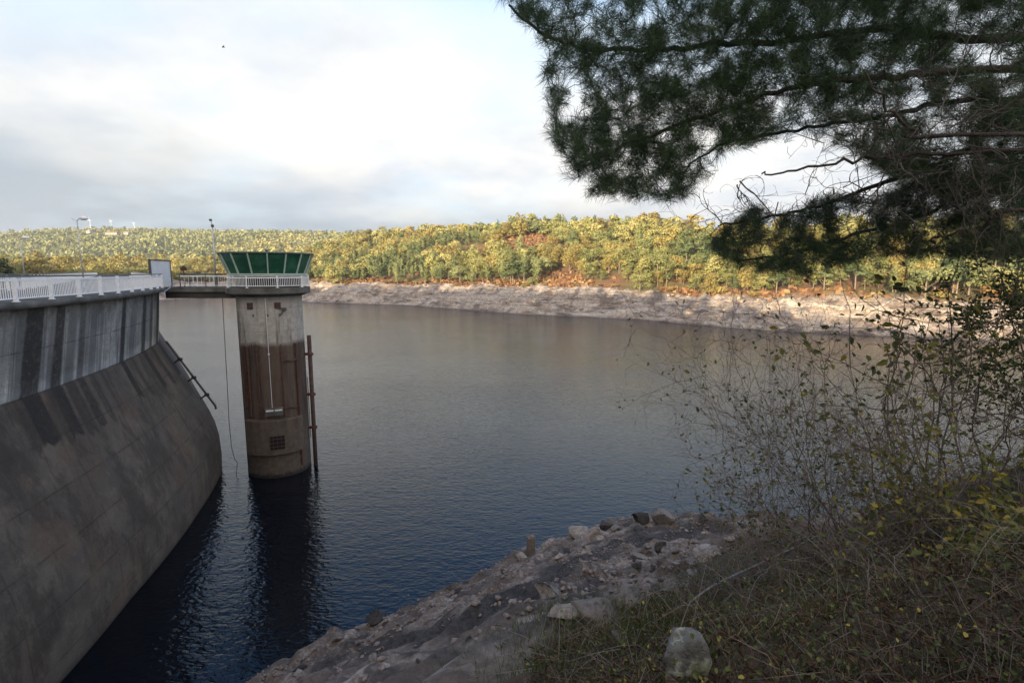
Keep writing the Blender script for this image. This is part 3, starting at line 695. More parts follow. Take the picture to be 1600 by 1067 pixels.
tag(link('ground', me, M['ground'], None, True), 'stony earth bank sloping down to the lake', 'ground', kind='structure')

# ================================================================ HILLS ACROSS THE LAKE
SH = np.array([(-240, 60), (-190, 150), (-176, 236), (-206, 295), (-195, 338), (-155, 325), (-115, 284), (-50, 252), (0, 206), (44.7, 178.5), (72, 144), (98, 130.5), (122, 121.5), (170, 110), (260, 95), (420, 85)], float)
def shore_d(x, y):
    x = np.asarray(x, float); y = np.asarray(y, float); best = np.full(x.shape, 1e9); sg = np.ones(x.shape)
    for (ax, ay), (bx, by) in zip(SH[:-1], SH[1:]):
        dx, dy = bx-ax, by-ay; tt = np.clip(((x-ax)*dx+(y-ay)*dy)/(dx*dx+dy*dy), 0, 1)
        ex, ey = x-ax-tt*dx, y-ay-tt*dy; d = np.hypot(ex, ey); side = dx*(y-ay)-dy*(x-ax)
        m = d < best-1e-6; best = np.where(m, d, best); sg = np.where(m, np.sign(side), sg)
    return best*sg
ZR = ([-2, -1.2, -.7, -.5, -.42, -.37, -.3, -.22, -.1, 0, .08, .2, .3, .45, .7, 1, 1.6], [-1, 0, 1, 3, 9, 20, 24, 26, 26, 29, 29, 26, 21, 17, 14, 12, 10])
def hill(x, y):
    x = np.asarray(x, float); y = np.asarray(y, float)
    w_ = 7*fbm(x*.03, y*.03, 0, 41, 3)*sstep(400, 150, np.abs(x)*0+y*0+200)
    d = shore_d(x, y)+w_*.6+1.6*fbm(x*.14, y*.14, 0, 44, 3); a = x/np.maximum(y, 20)
    right = sstep(.15, .5, a)
    bw = 20+6*right
    bank = np.interp(d, [-30, -6, 0, 3, 60], [-26, -19.5, WZ, WZ+1.3, WZ+1.3])
    top = -7.3-.9*right+1.5*fbm(x*.03, y*.03, 0, 57, 3)
    u_ = np.clip((d-3)/(bw-3), 0, 1)
    bank = bank+(top-(WZ+1.3))*u_**1.0
    zr = np.interp(a, ZR[0], ZR[1]); Dr = np.interp(a, [-.5, -.3, .3, 1], [150, 135, 125, 110])
    k = np.clip((d-bw)/(Dr-bw), 0, 1.25); up = np.where(k < 1, k*k*(1.0)*(3-2*k)*.45+k*.55, 1-(k-1)*.25)
    z = bank+(zr-top)*up
    z = z+sstep(10, 60, d)*3.2*fbm(x*.018, y*.018, 0, 51, 4)
    bump = np.exp(-((a-.045)/.06)**2)*0
    gul = (2.8*fbm(x*.09, y*.09, 0, 55, 4)+1.5*fbm(x*.45, y*.45, 0, 56, 3))*sstep(0, 6, d)*sstep(bw+12, bw-4, d)
    st = .95*np.abs(((z+.8*fbm(x*.05, y*.05, 0, 60, 2))/1.5 % 1)-.5)*2*sstep(0, 2, d)*sstep(bw+6, bw-2, d)
    return z+gul+st
th = np.radians(np.linspace(-74, 68, 760)); rr = 95*np.exp(np.linspace(0, math.log(900/95), 420))
TH, RR = np.meshgrid(th, rr); HX, HY = RR*np.sin(TH), RR*np.cos(TH); HZ = hill(HX, HY); HD = shore_d(HX, HY)
keep = HD > -14
V = np.stack([HX.ravel(), HY.ravel(), HZ.ravel()], 1); nx, ny = TH.shape[1], TH.shape[0]
ii = (np.arange(ny-1)[:, None]*nx+np.arange(nx-1)[None]).ravel(); fc = np.stack([ii, ii+nx, ii+nx+1, ii+1], 1)[:, ::-1]
kp = keep.ravel(); fc = fc[kp[fc].all(1)]
used = np.zeros(len(V), bool); used[fc.ravel()] = True; remap = np.cumsum(used)-1
me = np_mesh('far_hill', V[used], remap[fc], {'inland': HD.ravel()[used]})
def hill_mat():
    t = NT('far_hill_ground'); g = t('ShaderNodeNewGeometry').outputs['Position']; d = t.attr('inland')
    z = t('ShaderNodeSeparateXYZ', {0: g}).outputs[2]
    mid = t.noise(g, .25, 6, .65); fine = t.noise(g, 1.3, 7, .75); big = t.noise(g, .035, 4, .6)
    bandv = t('ShaderNodeMapping', {'Vector': g, 'Scale': (.04, .04, 1.3)}).outputs[0]; band = t.noise(bandv, 1.0, 6, .6)
    c = t.mix(t.ramp(fine, [(.35, 0.0), (.65, 1.0)]), (.36, .28, .225), (.66, .56, .46))
    c = t.mix(t.ramp(band, [(.47, 0.0), (.60, .6)]), c, (.26, .19, .15))
    c = t.mix(t.ramp(mid, [(.52, 0.0), (.62, .75)]), c, (.66, .58, .49)); c = t.mix(t.ramp(t.noise(g, .12, 5, .7), [(.40, .8), (.50, 0.0)]), c, (.17, .125, .10)); dg = t('ShaderNodeMapping', {'Vector': g, 'Scale': (.09, .09, .9), 'Rotation': (0, R(24), 0)}).outputs[0]; c = t.mix(t.ramp(t.noise(dg, 1.0, 7, .7), [(.38, .8), (.46, 0.0)]), c, (.10, .075, .06))
    c = t.mix(t.ramp(fine, [(.36, .8), (.46, 0.0)]), c, (.12, .09, .07))
    wet = t.ramp(t.math('ADD', z, 17.0), [(.35, 1.0), (1.0, 0.0)])
    c = t.mix(t.math('MULTIPLY', wet, .7), c, (.07, .05, .04))
    br = t.mix(t.ramp(fine, [(.35, 0.0), (.65, 1.0)]), (.15, .08, .045), (.30, .17, .09))
    br = t.mix(t.ramp(t.noise(g, .06, 4, .6), [(.45, 0.0), (.55, .9)]), br, (.17, .15, .06))
    f = t.ramp(t.math('ADD', t.math('MULTIPLY', d, .02), t.math('MULTIPLY', t.math('SUBTRACT', mid, .5), .3)), [(.42, 0.0), (.50, 1.0)])
    c = t.mix(f, c, br)
    t.bump(t.math('ADD', mid, fine), 1.0, .7)
    return t.out(c, .95)
M['hill'] = hill_mat()
tag(link('hills', me, M['hill'], None, True), 'sunlit far hillside with a bare drawn down rocky shore below it', 'hills', kind='structure')
# distant hills
def dhill(x, y):
    a = np.asarray(x)/np.maximum(y, 50); prof_ = np.interp(a, [-1.6, -1, -.8, -.68, -.56, -.4, -.2, .2, .8, 2], [112, 114, 112, 106, 101, 99, 92, 80, 66, 60])
    k = sstep(620, 1350, y+.12*x)
    return -8+(prof_+2)*k**.9+5*fbm(np.asarray(x)*.006, np.asarray(y)*.006, 0, 71, 4)*k
th = np.radians(np.linspace(-66, 55, 240)); rr = np.linspace(500, 2600, 160); TH, RR = np.meshgrid(th, rr)
DX, DY = RR*np.sin(TH), RR*np.cos(TH); DZ = dhill(DX, DY); nx, ny = TH.shape[1], TH.shape[0]
ii = (np.arange(ny-1)[:, None]*nx+np.arange(nx-1)[None]).ravel(); fc = np.stack([ii, ii+1, ii+nx+1, ii+nx], 1)
M['dhill'] = simple('distant_ground', (.24, .22, .11), .95, .5, .02, bump=0)
tag(link('distant_hills', np_mesh('distant_hills', np.stack([DX.ravel(), DY.ravel(), DZ.ravel()], 1), fc), M['dhill'], None, True), 'low wooded hills on the horizon', 'hills', kind='structure')
# low ground that reaches the horizon all round
b = MB(); b.add([(-2650, -2650, -27), (2650, -2650, -27), (2650, 2650, -27), (-2650, 2650, -27)], [(0, 1, 2, 3)]); tag(b.build('ground_plain', M['dhill']), 'low ground beyond the hills', 'ground', kind='structure')
# hillside behind the camera that keeps the dam and the near lake in shade
sa, ca = math.sin(R(SUN_AZ)), math.cos(R(SUN_AZ))
def ridge_h(q): return np.interp(q, [-450, -332, -290, -232, -169, -103, -50, -9, 20, 45, 120, 260], [15, 20, 24, 31, 31, 28.5, 28.5, 21, 17, 15, 12, 8])
qq = np.linspace(-450, 300, 181); al = np.linspace(-230, -22, 61); Q, AL = np.meshgrid(qq, al)
BX, BY = Q*ca+AL*sa, -Q*sa+AL*ca
base_ = 1.0+2.0*fbm(BX*.02, BY*.02, 0, 81, 3)
BZ = base_+(ridge_h(Q)-base_)*sstep(-24, -78, AL)*np.where(AL < -90, sstep(-230, -90, AL), 1)
BZ = np.where(AL > -24.5, BZ-3, BZ)
nx, ny = Q.shape[1], Q.shape[0]; ii = (np.arange(ny-1)[:, None]*nx+np.arange(nx-1)[None]).ravel(); fc = np.stack([ii, ii+1, ii+nx+1, ii+nx], 1)
M['shade_hill'] = simple('hillside_ground', (.06, .06, .03), .95, .4, .2, bump=0)
tag(link('hillside', np_mesh('hillside', np.stack([BX.ravel(), BY.ravel(), BZ.ravel()], 1), fc), M['shade_hill'], None, True), 'wooded hillside behind the photographer', 'hills', kind='structure')

# ================================================================ TREES
def crown_mesh(name, clumps, nq, size, seed, flat=.7, leaves_up=0.0):
    """clumps: (cx,cy,cz,rx,rz); quads spread through the shells of the clumps"""
    g = np.random.default_rng(seed); w_ = np.array([c[3]**2 for c in clumps]); w_ = w_/w_.sum()
    k = g.choice(len(clumps), nq, p=w_); C = np.array(clumps)[k]
    d = g.normal(size=(nq, 3)); d /= np.linalg.norm(d, axis=1)[:, None]; d[:, 2] = np.where(d[:, 2] < -.35, -d[:, 2], d[:, 2])
    rad = .70+.35*g.random(nq)**.6
    p = C[:, :3]+d*np.stack([C[:, 3], C[:, 3], C[:, 4]], 1)*rad[:, None]
    nrm = d+g.normal(size=(nq, 3))*.30; nrm[:, 2] += leaves_up; nrm /= np.linalg.norm(nrm, axis=1)[:, None]
    a = np.cross(nrm, g.normal(size=(nq, 3))); a /= np.linalg.norm(a, axis=1)[:, None]; b2 = np.cross(nrm, a)
    s = size*(.55+.9*g.random(nq))[:, None]
    V = np.stack([p-a*s*.9, p+b2*s*.55, p+a*s, p-b2*s*.6], 1).reshape(-1, 3)
    T = np.arange(nq*4).reshape(-1, 4)
    cl = g.random(len(clumps))[k]
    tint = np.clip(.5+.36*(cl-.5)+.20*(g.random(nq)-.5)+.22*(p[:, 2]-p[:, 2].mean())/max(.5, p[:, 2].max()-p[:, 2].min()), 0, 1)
    return V, T, np.repeat(tint, 4)
def clumps_for(kind, g):
    if kind == 'round':
        h = 9.5; cl = [(0, 0, 5.8, 2.6, 2.7)]
        for i in range(12): a = g.random()*6.28; r = 1.3+1.5*g.random(); cl.append((r*math.cos(a), r*math.sin(a), 1.7+6.0*g.random(), 1.2+.7*g.random(), 1.0+.7*g.random()))
    elif kind == 'spread':
        cl = [(0, 0, 4.6, 2.8, 2.0)]
        for i in range(11): a = g.random()*6.28; r = 1.8+2.0*g.random(); cl.append((r*math.cos(a), r*math.sin(a), 1.3+4.9*g.random(), 1.2+.7*g.random(), .9+.5*g.random()))
    elif kind == 'pine':
        cl = []
        for i in range(9): zz_ = 4.0+i*.85; r = 2.3*(1-(i/10.5))+.3; a = g.random()*6.28; cl.append((.5*r*math.cos(a), .5*r*math.sin(a), zz_, r*.75, .65))
        for i in range(6): zz_ = 4.2+i*.9; r = 2.0*(1-(i/8)); a = g.random()*6.28; cl.append((r*math.cos(a), r*math.sin(a), zz_, r*.4+.2, .5))
    elif kind == 'slim':
        cl = []
        for i in range(10): zz_ = 2.6+i*.85; r = 1.15*math.sin(min(1, (i+1.5)/10)*2.7)+.35; a = g.random()*6.28; cl.append((.4*math.cos(a), .4*math.sin(a), zz_, r, .9))
    elif kind == 'bush':
        cl = [(0, 0, 1.1, 1.5, 1.1)]
        for i in range(6): a = g.random()*6.28; r = .8+1.0*g.random(); cl.append((r*math.cos(a), r*math.sin(a), .7+1.1*g.random(), .8, .7))
    return cl
LEAFC = {
 'round': [(0, (.075, .09, .035)), (.4, (.21, .225, .08)), (.75, (.36, .34, .12)), (1, (.48, .42, .17))],
 'gold': [(0, (.15, .115, .04)), (.45, (.31, .25, .08)), (.8, (.42, .34, .11)), (1, (.48, .36, .14))],
 'green': [(0, (.075, .10, .04)), (.5, (.20, .225, .09)), (1, (.36, .36, .16))],
 'pine': [(0, (.045, .065, .03)), (.5, (.12, .155, .065)), (1, (.22, .25, .11))],
 'brown': [(0, (.14, .08, .035)), (.5, (.30, .18, .07)), (1, (.42, .30, .12))],
}
for k_, st_ in LEAFC.items(): M['leaf_'+k_] = leafmat('leaf_'+k_, st_, trans=.12)
KINDS = [('round', 'round', 'broadleaf_tree', 'round yellow green broadleaf tree', 'tree'),
         ('round', 'gold', 'autumn_tree', 'golden yellow autumn tree', 'tree'),
         ('spread', 'green', 'broadleaf_tree', 'wide mid green broadleaf tree', 'tree'),
         ('pine', 'pine', 'pine_tree', 'dark green pine with bare lower trunk', 'pine tree'),
         ('slim', 'green', 'slender_tree', 'slender upright grey green tree', 'tree'),
         ('bush', 'gold', 'bush', 'low yellow bush', 'bush'),
         ('bush', 'brown', 'bush', 'low brown autumn bush', 'bush'),
         ('spread', 'round', 'broadleaf_tree', 'wide yellow green broadleaf tree', 'tree')]
PROTO = []
for ki, (shape, colr, nm, lab, cat) in enumerate(KINDS):
    vs = []
    for vr in range(3):
        g = np.random.default_rng(100+ki*7+vr); cl = clumps_for(shape, g)
        Vc, Tc, Cc = crown_mesh('crown', cl, 400 if shape == 'bush' else 1350, .27 if shape != 'bush' else .22, 500+ki*5+vr)
        hh = 1.6 if shape == 'bush' else (11 if shape == 'pine' else 7)
        b = MB(); pts = [(0, 0, -1.0), (.1, .05, hh*.3), (-.1, .1, hh*.6), (.05, 0, hh)]; b.tube(pts, [.2, .16, .12, .04] if shape != 'bush' else [.06, .05, .04, .02], 5)
        for q in range(4 if shape != 'pine' else 2):
            c = cl[(q*2+1) % len(cl)]; b.tube([(0, 0, max(.3, c[2]-1.8)), (c[0]*.9, c[1]*.9, c[2]+.2)], [.08, .03], 4)
        vs.append((Vc, Tc, Cc, b))
    PROTO.append(vs)
# tree positions on the hill
pos = []
g = np.random.default_rng(5)
N0 = 16000
px = g.uniform(-330, 330, N0); py = g.uniform(100, 470, N0); dd = shore_d(px, py); aa = px/py
ok = (dd > 20.5) & (aa > -1.25) & (aa < 1.25) & (dd < 165)
px, py, dd, aa = px[ok], py[ok], dd[ok], aa[ok]
# thin out by spacing
order = g.permutation(len(px)); sel = []; cell = {}
for i in order:
    sp_ = 3.5 if dd[i] < 60 else 4.2
    cxi, cyi = int(px[i]//5), int(py[i]//5); bad = False
    for a_ in (-1, 0, 1):
        for b2 in (-1, 0, 1):
            for j in cell.get((cxi+a_, cyi+b2), ()):
                if (px[i]-px[j])**2+(py[i]-py[j])**2 < sp_*sp_: bad = True; break
    if not bad: sel.append(i); cell.setdefault((cxi, cyi), []).append(i)
sel = np.array(sel); px, py, dd, aa = px[sel], py[sel], dd[sel], aa[sel]
pzv = hill(px, py)
clear = fbm(px*.02, py*.02, 0, 91, 3)
# clearings of red bracken: patches high on the slope and along the foot of the wood
uu_, vv_ = 800+F*px/(py*CP-pzv*SP), 533.5+F*(-pzv*CP-py*SP)/(py*CP-pzv*SP)
patch = ((np.abs(uu_-825)/42)**2+(np.abs(vv_-385)/13)**2 < 1) | ((np.abs(uu_-735)/25)**2+(np.abs(vv_-393)/8)**2 < 1)| ((np.abs(uu_-880)/40)**2+(np.abs(vv_-440)/13)**2 < 1) 
edge = (dd < 29) & (g.random(len(px)) < .30) & (uu_ > 440)
kp = ~patch & ~edge & ~((clear > .45) & (dd > 30) & (dd < 90) & (g.random(len(px)) < .5))
px, py, dd, aa, pzv, uu_, vv_ = [q[kp] for q in (px, py, dd, aa, pzv, uu_, vv_)]
kn = fbm(px*.025, py*.025, 0, 95, 3)+.35*(g.random(len(px))-.5)
kind = np.zeros(len(px), int)
for i in range(len(px)):
    r = g.random()
    if aa[i] < -.45: kind[i] = 1 if r < .5 else (0 if r < .8 else 7)
    elif dd[i] < 28 and r < .65: kind[i] = 5 if g.random() < .5 else 6
    elif kn[i] > .16: kind[i] = 3 if r < .55 else (4 if r < .85 else 2)
    elif kn[i] < -.18: kind[i] = 1 if r < .35 else (0 if r < .7 else 7)
    else: kind[i] = [0, 0, 2, 4, 7, 1, 3, 2][int(r*8)]
inview = (uu_ > -30) & (uu_ < 1630)
size_px = np.where(inview, 1.0/np.hypot(px, py)*np.where(kind >= 5, np.where(kind == 7, 1, .35), 1), 0)
# the ones that show largest
o_ = np.argsort(-size_px); indiv = np.zeros(len(px), bool)
cnt = {'tree': 0}
front = (dd < 78)
c_ = 0
for i in o_:
    if c_ >= 290: break
    if front[i] and inview[i]: indiv[i] = True; c_ += 1
made = {}
def place_tree(i):
    k = int(kind[i]); vr = int(g.integers(0, 3)); sc = (.68+.85*g.random()**1.5)*(1.0 if aa[i] > -.45 else 1.1); rz = g.random()*6.28
    sc *= (1.0 if k in (5, 6) else 1.0)
    shape, colr, nm, lab, cat = KINDS[k]
    where = 'at the bare shore edge' if dd[i] < 32 else ('low on' if dd[i] < 55 else 'midway up')
    side = 'left side' if uu_[i] < 800 else ('the middle' if uu_[i] < 1150 else 'right side')
    if dd[i] >= 32: label = f'{lab} {where} {side} of far hill'
    else: label = f'{lab} at the far shore edge, {side}'
    root = empty(nm, (px[i], py[i], pzv[i]), label, cat, f'{lab}s on the far hillside'); root.rotation_euler[2] = rz; root.scale = (sc, sc, sc*(.85+.3*g.random()))
    if (k, vr) not in made:
        Vc, Tc, Cc, b = PROTO[k][vr]
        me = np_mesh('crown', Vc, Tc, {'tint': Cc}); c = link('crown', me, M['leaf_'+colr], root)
        tr = b.build('trunk', M['far_bark'], root); made[(k, vr)] = (c, tr)
    else:
        for q in made[(k, vr)]:
            d_ = q.copy(); COL.objects.link(d_); d_.parent = root
for i in np.where(indiv)[0]: place_tree(i)
# the rest as one wood per leaf colour (nobody could count it)
allV = {k: [] for k in LEAFC}; allT = {k: 0 for k in LEAFC}; tints = {k: [] for k in LEAFC}
def low_tree(k, vr, nq):
    Vc, Tc, Cc, b = PROTO[k][vr]; step = max(1, (len(Vc)//4)//nq); s_ = math.sqrt(step)
    Q = Vc.reshape(-1, 4, 3)[::step]; c = Q.mean(1, keepdims=True); Q = c+(Q-c)*s_
    return Q.reshape(-1, 3), Cc[::4][::step].repeat(4)
LOW = {}
def add_low(k, vr, x, y, z, sc, rz, nq, tshift=0):
    if (k, vr, nq) not in LOW: LOW[(k, vr, nq)] = low_tree(k, vr, nq)
    Q, C = LOW[(k, vr, nq)]; c, s_ = math.cos(rz), math.sin(rz)
    W = np.empty_like(Q); W[:, 0] = (Q[:, 0]*c-Q[:, 1]*s_)*sc+x; W[:, 1] = (Q[:, 0]*s_+Q[:, 1]*c)*sc+y; W[:, 2] = Q[:, 2]*sc+z
    cr = KINDS[k][1]; allV[cr].append(W); tints[cr].append(np.clip(C+tshift, 0, 1))
for i in np.where(~indiv)[0]:
    add_low(int(kind[i]), int(g.integers(0, 3)), px[i], py[i], pzv[i], .68+(.8 if kind[i] not in (3, 4) else .3)*g.random()**1.5, g.random()*6.28, 675 if dd[i] < 110 else 337, .35*(g.random()-.5))
def flush(label, nm='woodland'):
    for cr in LEAFC:
        if not allV[cr]: continue
        V = np.concatenate(allV[cr]); T = np.arange(len(V)).reshape(-1, 4)
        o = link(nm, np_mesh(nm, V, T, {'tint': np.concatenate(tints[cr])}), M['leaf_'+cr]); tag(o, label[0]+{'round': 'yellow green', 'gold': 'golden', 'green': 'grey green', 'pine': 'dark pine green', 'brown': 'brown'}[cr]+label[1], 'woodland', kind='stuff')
        allV[cr].clear(); tints[cr].clear()
flush(('mass of ', ' treetops massed on the upper far hillside'))
# distant hill woods
nd = 15000; r_ = np.sqrt(g.uniform(560**2, 1750**2, nd)); a_ = np.radians(g.uniform(-52, 12, nd)); x_, y_ = r_*np.sin(a_), r_*np.cos(a_); z_ = dhill(x_, y_); kk = fbm(x_*.004, y_*.004, 0, 97, 3)+.5*(g.random(nd)-.5)
for i in range(nd):
    k = 4 if kk[i] > .12 else (3 if kk[i] > .0 and g.random() < .55 else (0 if g.random() < .6 else 2))
    add_low(k, i % 3, x_[i], y_[i], z_[i]-1, 1.15+.6*g.random(), g.random()*6.28, 26, .2)
flush(('hazy ', ' woods covering the distant hills on the left'), 'distant_woodland')
# trees behind the camera, they give the shade its ragged edge
nb = 1300; q_ = g.uniform(-440, 280, nb); al_ = g.uniform(-95, -66, nb); x_, y_ = q_*ca+al_*sa, -q_*sa+al_*ca
for i in range(nb): add_low([2, 0, 3][i % 3], i % 3, x_[i], y_[i], float(ridge_h(q_[i]))-1.0, .5+.45*g.random(), g.random()*6.28, 150)
flush(('', ' woodland on the hillside behind the photographer'), 'hillside_woodland')
# bracken clumps: red brown fern along the foot of the wood and in clearings
bx, by = g.uniform(-330, 300, 90000), g.uniform(100, 420, 90000); bd = shore_d(bx, by); hz_ = hill(bx, by)
ub, vb_ = 800+F*bx/(by*CP-hz_*SP), 533.5+F*(-hz_*CP-by*SP)/(by*CP-hz_*SP)
pt = ((np.abs(ub-825)/70)**2+(np.abs(vb_-378)/24)**2 < 1) | ((np.abs(ub-880)/50)**2+(np.abs(vb_-440)/16)**2 < 1)
okb = ((bd > 21) & (bd < 34) & (fbm(bx*.04, by*.04, 0, 99, 3) > -.05)) | (pt & (bd > 20)) | ((bd > 36) & (bd < 120) & (g.random(90000) < .12))
bx, by, hz_ = bx[okb], by[okb], hz_[okb]; nb = len(bx)
th_ = g.random(nb)*6.28; sz = .5+.6*g.random(nb)
dx, dy = np.cos(th_)*sz, np.sin(th_)*sz; hh = .5+.9*g.random(nb)
V = np.stack([np.stack([bx-dx, by-dy, hz_-.1], 1), np.stack([bx+dx, by+dy, hz_-.1], 1), np.stack([bx+dx*.8+dy*.3, by+dy*.8, hz_+hh], 1), np.stack([bx-dx*.7-dy*.3, by-dy*.7, hz_+hh*.8], 1)], 1).reshape(-1, 3)
M['bracken'] = leafmat('bracken', [(0, (.15, .07, .035)), (.5, (.29, .15, .07)), (1, (.38, .27, .13))], trans=.15)
o = link('bracken', np_mesh('bracken', V, np.arange(len(V)).reshape(-1, 4), {'tint': np.repeat(g.random(nb), 4)}), M['bracken']); tag(o, 'rust red bracken along the foot of the far wood and in its clearings', 'bracken', kind='stuff')
# rocks strewn over the far shore
def rock_verts(seed, sub=1, lo=.28):
    import bmesh
    bm = bmesh.new(); bmesh.ops.create_icosphere(bm, subdivisions=sub, radius=1); v = np.array([p.co[:] for p in bm.verts]); f = np.array([[q.index for q in fc_.verts] for fc_ in bm.faces]); bm.free()
    n_ = fbm(v[:, 0]*1.1+seed*3.1, v[:, 1]*1.1, v[:, 2]*1.1, seed, 3); v = v*(1+.45*n_)[:, None]
    for q in range(10):   # flat fracture faces
        gg = np.random.default_rng(seed*13+q); d = gg.normal(size=3); d /= np.linalg.norm(d); h = lo+.38*gg.random(); s_ = v@d; v = v-np.where(s_ > h, s_-h, 0)[:, None]*d
    return v, f
RV = [rock_verts(s_, 1) for s_ in range(5)]
Vs, Ts, bt = [], [], 0
for i in range(7000):
    x = g.uniform(-210, 250); y = g.uniform(90, 345); d_ = shore_d(np.array([x]), np.array([y]))[0]
    if d_ < .5 or d_ > 24: continue
    v, f = RV[i % 5]; s_ = .22+1.7*g.random()**5; a_ = g.random()*6.28; c, sn = math.cos(a_), math.sin(a_)
    zz_ = float(hill(np.array([x]), np.array([y]))[0]); q = v*np.array([s_*1.2, s_, s_*.7]); q = np.stack([q[:, 0]*c-q[:, 1]*sn+x, q[:, 0]*sn+q[:, 1]*c+y, q[:, 2]+zz_+s_*.15], 1)
    Vs.append(q); Ts.append(f+bt); bt += len(v)
def rock_mat(name, c0, c1, lichen=0.0):
    t = NT(name); v = t.coord(); n_ = t.noise(v, 2.5, 7, .7); f = t.noise(v, 9, 6, .7)
    c = t.mix(t.ramp(n_, [(.3, 0.0), (.7, 1.0)]), c0, c1)
    c = t.mix(t.ramp(f, [(.36, .7), (.5, 0.0)]), c, tuple(x*.35 for x in c0))
    if lichen:
        c = t.mix(t.ramp(t.noise(v, 5, 5, .7), [(.52, 0.0), (.58, lichen)]), c, (.33, .35, .30))
        c = t.mix(t.ramp(t.noise(v, 3.3, 5, .7), [(.57, 0.0), (.64, lichen*.8)]), c, (.17, .19, .06))
    t.bump(t.math('ADD', n_, f), .8, .06); return t.out(c, .92)
M['far_rock'] = rock_mat('far_rock', (.30, .24, .2), (.62, .53, .45))
M['rock'] = rock_mat('rock', (.11, .095, .085), (.24, .21, .19)); M['rock_dark'] = rock_mat('rock_dark', (.02, .018, .017), (.06, .05, .045)); M['gravel'] = rock_mat('gravel_stone', (.12, .088, .072), (.36, .28, .24)); M['rock_pale'] = rock_mat('rock_pale', (.2, .17, .15), (.36, .31, .27)); M['rock_lichen'] = rock_mat('rock_lichen', (.085, .085, .08), (.20, .20, .195), 1.0)
o = link('shore_stones', np_mesh('shore_stones', np.concatenate(Vs), np.concatenate(Ts)), M['far_rock']); tag(o, 'stones strewn over the bare far shore', 'stones', kind='stuff')
# ---------------------------------------------------------------- wind turbines and houses on the skyline
for i, (u, v0, v1) in enumerate(((142, 352, 344), (175, 352, 346), (211, 354, 350))):
    y = 1300+40*i; p0 = P(u, v0+9, y); p1 = P(u, v1, y); r = empty('wind_turbine', p0, ['white wind turbine on the distant skyline, leftmost and tallest of three', 'white wind turbine on the distant skyline, the middle one of three', 'small white wind turbine on the distant skyline, rightmost of three'][i], 'wind turbine', 'wind turbines on the distant skyline')
    h = p1.z-p0.z; b = MB(); b.tube([(0, 0, 0), (0, 0, h)], [.55, .4], 8); b.build('mast', M['white_paint'], r)
    b = MB(); b.box((0, .3, h+.6), (1.6, 4, 1.6)); b.build('nacelle', M['white_paint'], r)
    for k in range(3):
        a = R(90+120*k+25*i); b = MB(); L_ = h*.26; e = Vector((math.cos(a), 0, math.sin(a))); b.tube([Vector((0, -2.1, h+.6)), Vector((0, -2.1, h+.6))+e*L_*.3, Vector((0, -2.1, h+.6))+e*L_], [.3, .45, .1], 6); b.build('blade', M['white_paint'], r)
M['tile'] = simple('roof_tile', (.32, .16, .1), .8, .2, .5, bump=0)
def house(u, v, y, w_, h_, label):
    p = P(u, v, y); r = empty('house', (p.x, p.y, p.z-h_), label, 'house', 'pale houses on the distant hill')
    b = MB(); b.box((0, 0, h_*.5), (w_, 9, h_)); wl = b.build('wall', M['cream'], r)
    b = MB(); b.add([(-w_/2-.4, -5, h_), (w_/2+.4, -5, h_), (w_/2+.4, 5, h_), (-w_/2-.4, 5, h_), (-w_/2-.4, 0, h_+2.2), (w_/2+.4, 0, h_+2.2)], [(0, 1, 5, 4), (3, 4, 5, 2), (0, 4, 3), (1, 2, 5), (0, 3, 2, 1)]); b.build('roof', M['tile'] if w_ > 15 else M['cream'], r)
    for k in range(max(2, int(w_/6))):
        b = MB(); b.box((-w_/2+3+k*6, -4.52, h_*.55), (1.2, .1, 1.6)); b.build('window', M['dark_metal'], r)
house(140, 361, 1010, 7, 5, 'small white house among trees on the distant hill, left of the long one')
house(176, 364, 990, 22, 4, 'long low cream house on the distant hill below the wind turbines')
house(199, 364, 1000, 9, 4, 'cream house right beside the long one on the distant hill')

exec_near = True
# ================================================================ FOREGROUND ROCKS
def rock(u, v, wpx, hpx, m, label, seed, cat='rock', name='rock', group=None, sub=3, flat=1.0, dep=1.0, rz=None, lift=.18):
    p = hit(u, v+hpx*.45)
    if p is None: return
    sc = p.y/F; vv, f = rock_verts(seed, sub, .28 if name != 'boulder' else .58)
    n_ = fbm(vv[:, 0]*5, vv[:, 1]*5, vv[:, 2]*5, seed, 3); vv = vv*(1+.07*n_)[:, None]
    ext = vv.max(0)-vv.min(0)
    vv = (vv-(vv.max(0)+vv.min(0))/2)/ext*np.array([wpx*sc*1.08, wpx*sc*dep, hpx*sc*1.1*flat])
    o = link(name, np_mesh(name, vv, f), M[m], None, False); o.location = p+Vector((0, 0, hpx*sc*lift)); o.rotation_euler = (0.05*(seed % 5), .06*(seed % 3), (rz if rz is not None else .0))
    tag(o, label, cat, group); return o
rock(1066, 1034, 78, 96, 'rock_lichen', 'large grey boulder with pale lichen at the bottom edge of the photo', 8, 'boulder', 'boulder', dep=.8, flat=1.3, lift=.5, sub=4)
rock(858, 916, 50, 26, 'rock', 'grey angular rock alone on the slope below the wooden post', 12)
rock(930, 944, 74, 40, 'rock', 'big slanting grey slab at the head of the rock ledge', 23, dep=1.2)
rock(975, 930, 60, 26, 'rock', 'grey slab resting right of the big slanting one', 27)
rock(885, 958, 60, 22, 'rock_pale', 'long pale slab along the gravel left of the big slanting slab', 31, dep=.6)
rock(905, 829, 34, 14, 'rock_pale', 'pale flat rock at the water edge left of the black rock', 33)
rock(946, 816, 22, 14, 'rock_dark', 'small black pointed rock at the water edge', 34)
rock(1000, 803, 30, 30, 'rock_dark', 'dark mossy rock forming the left half of the clump on the shore point', 36)
rock(1035, 803, 34, 28, 'rock', 'grey brown rock forming the right half of the clump on the shore point', 37)
rock(1100, 806, 18, 12, 'rock_dark', 'small dark rock at the water edge right of the clump', 38)
rock(1176, 805, 18, 12, 'rock_dark', 'dark rock at the water edge beside the bare shrub', 39)
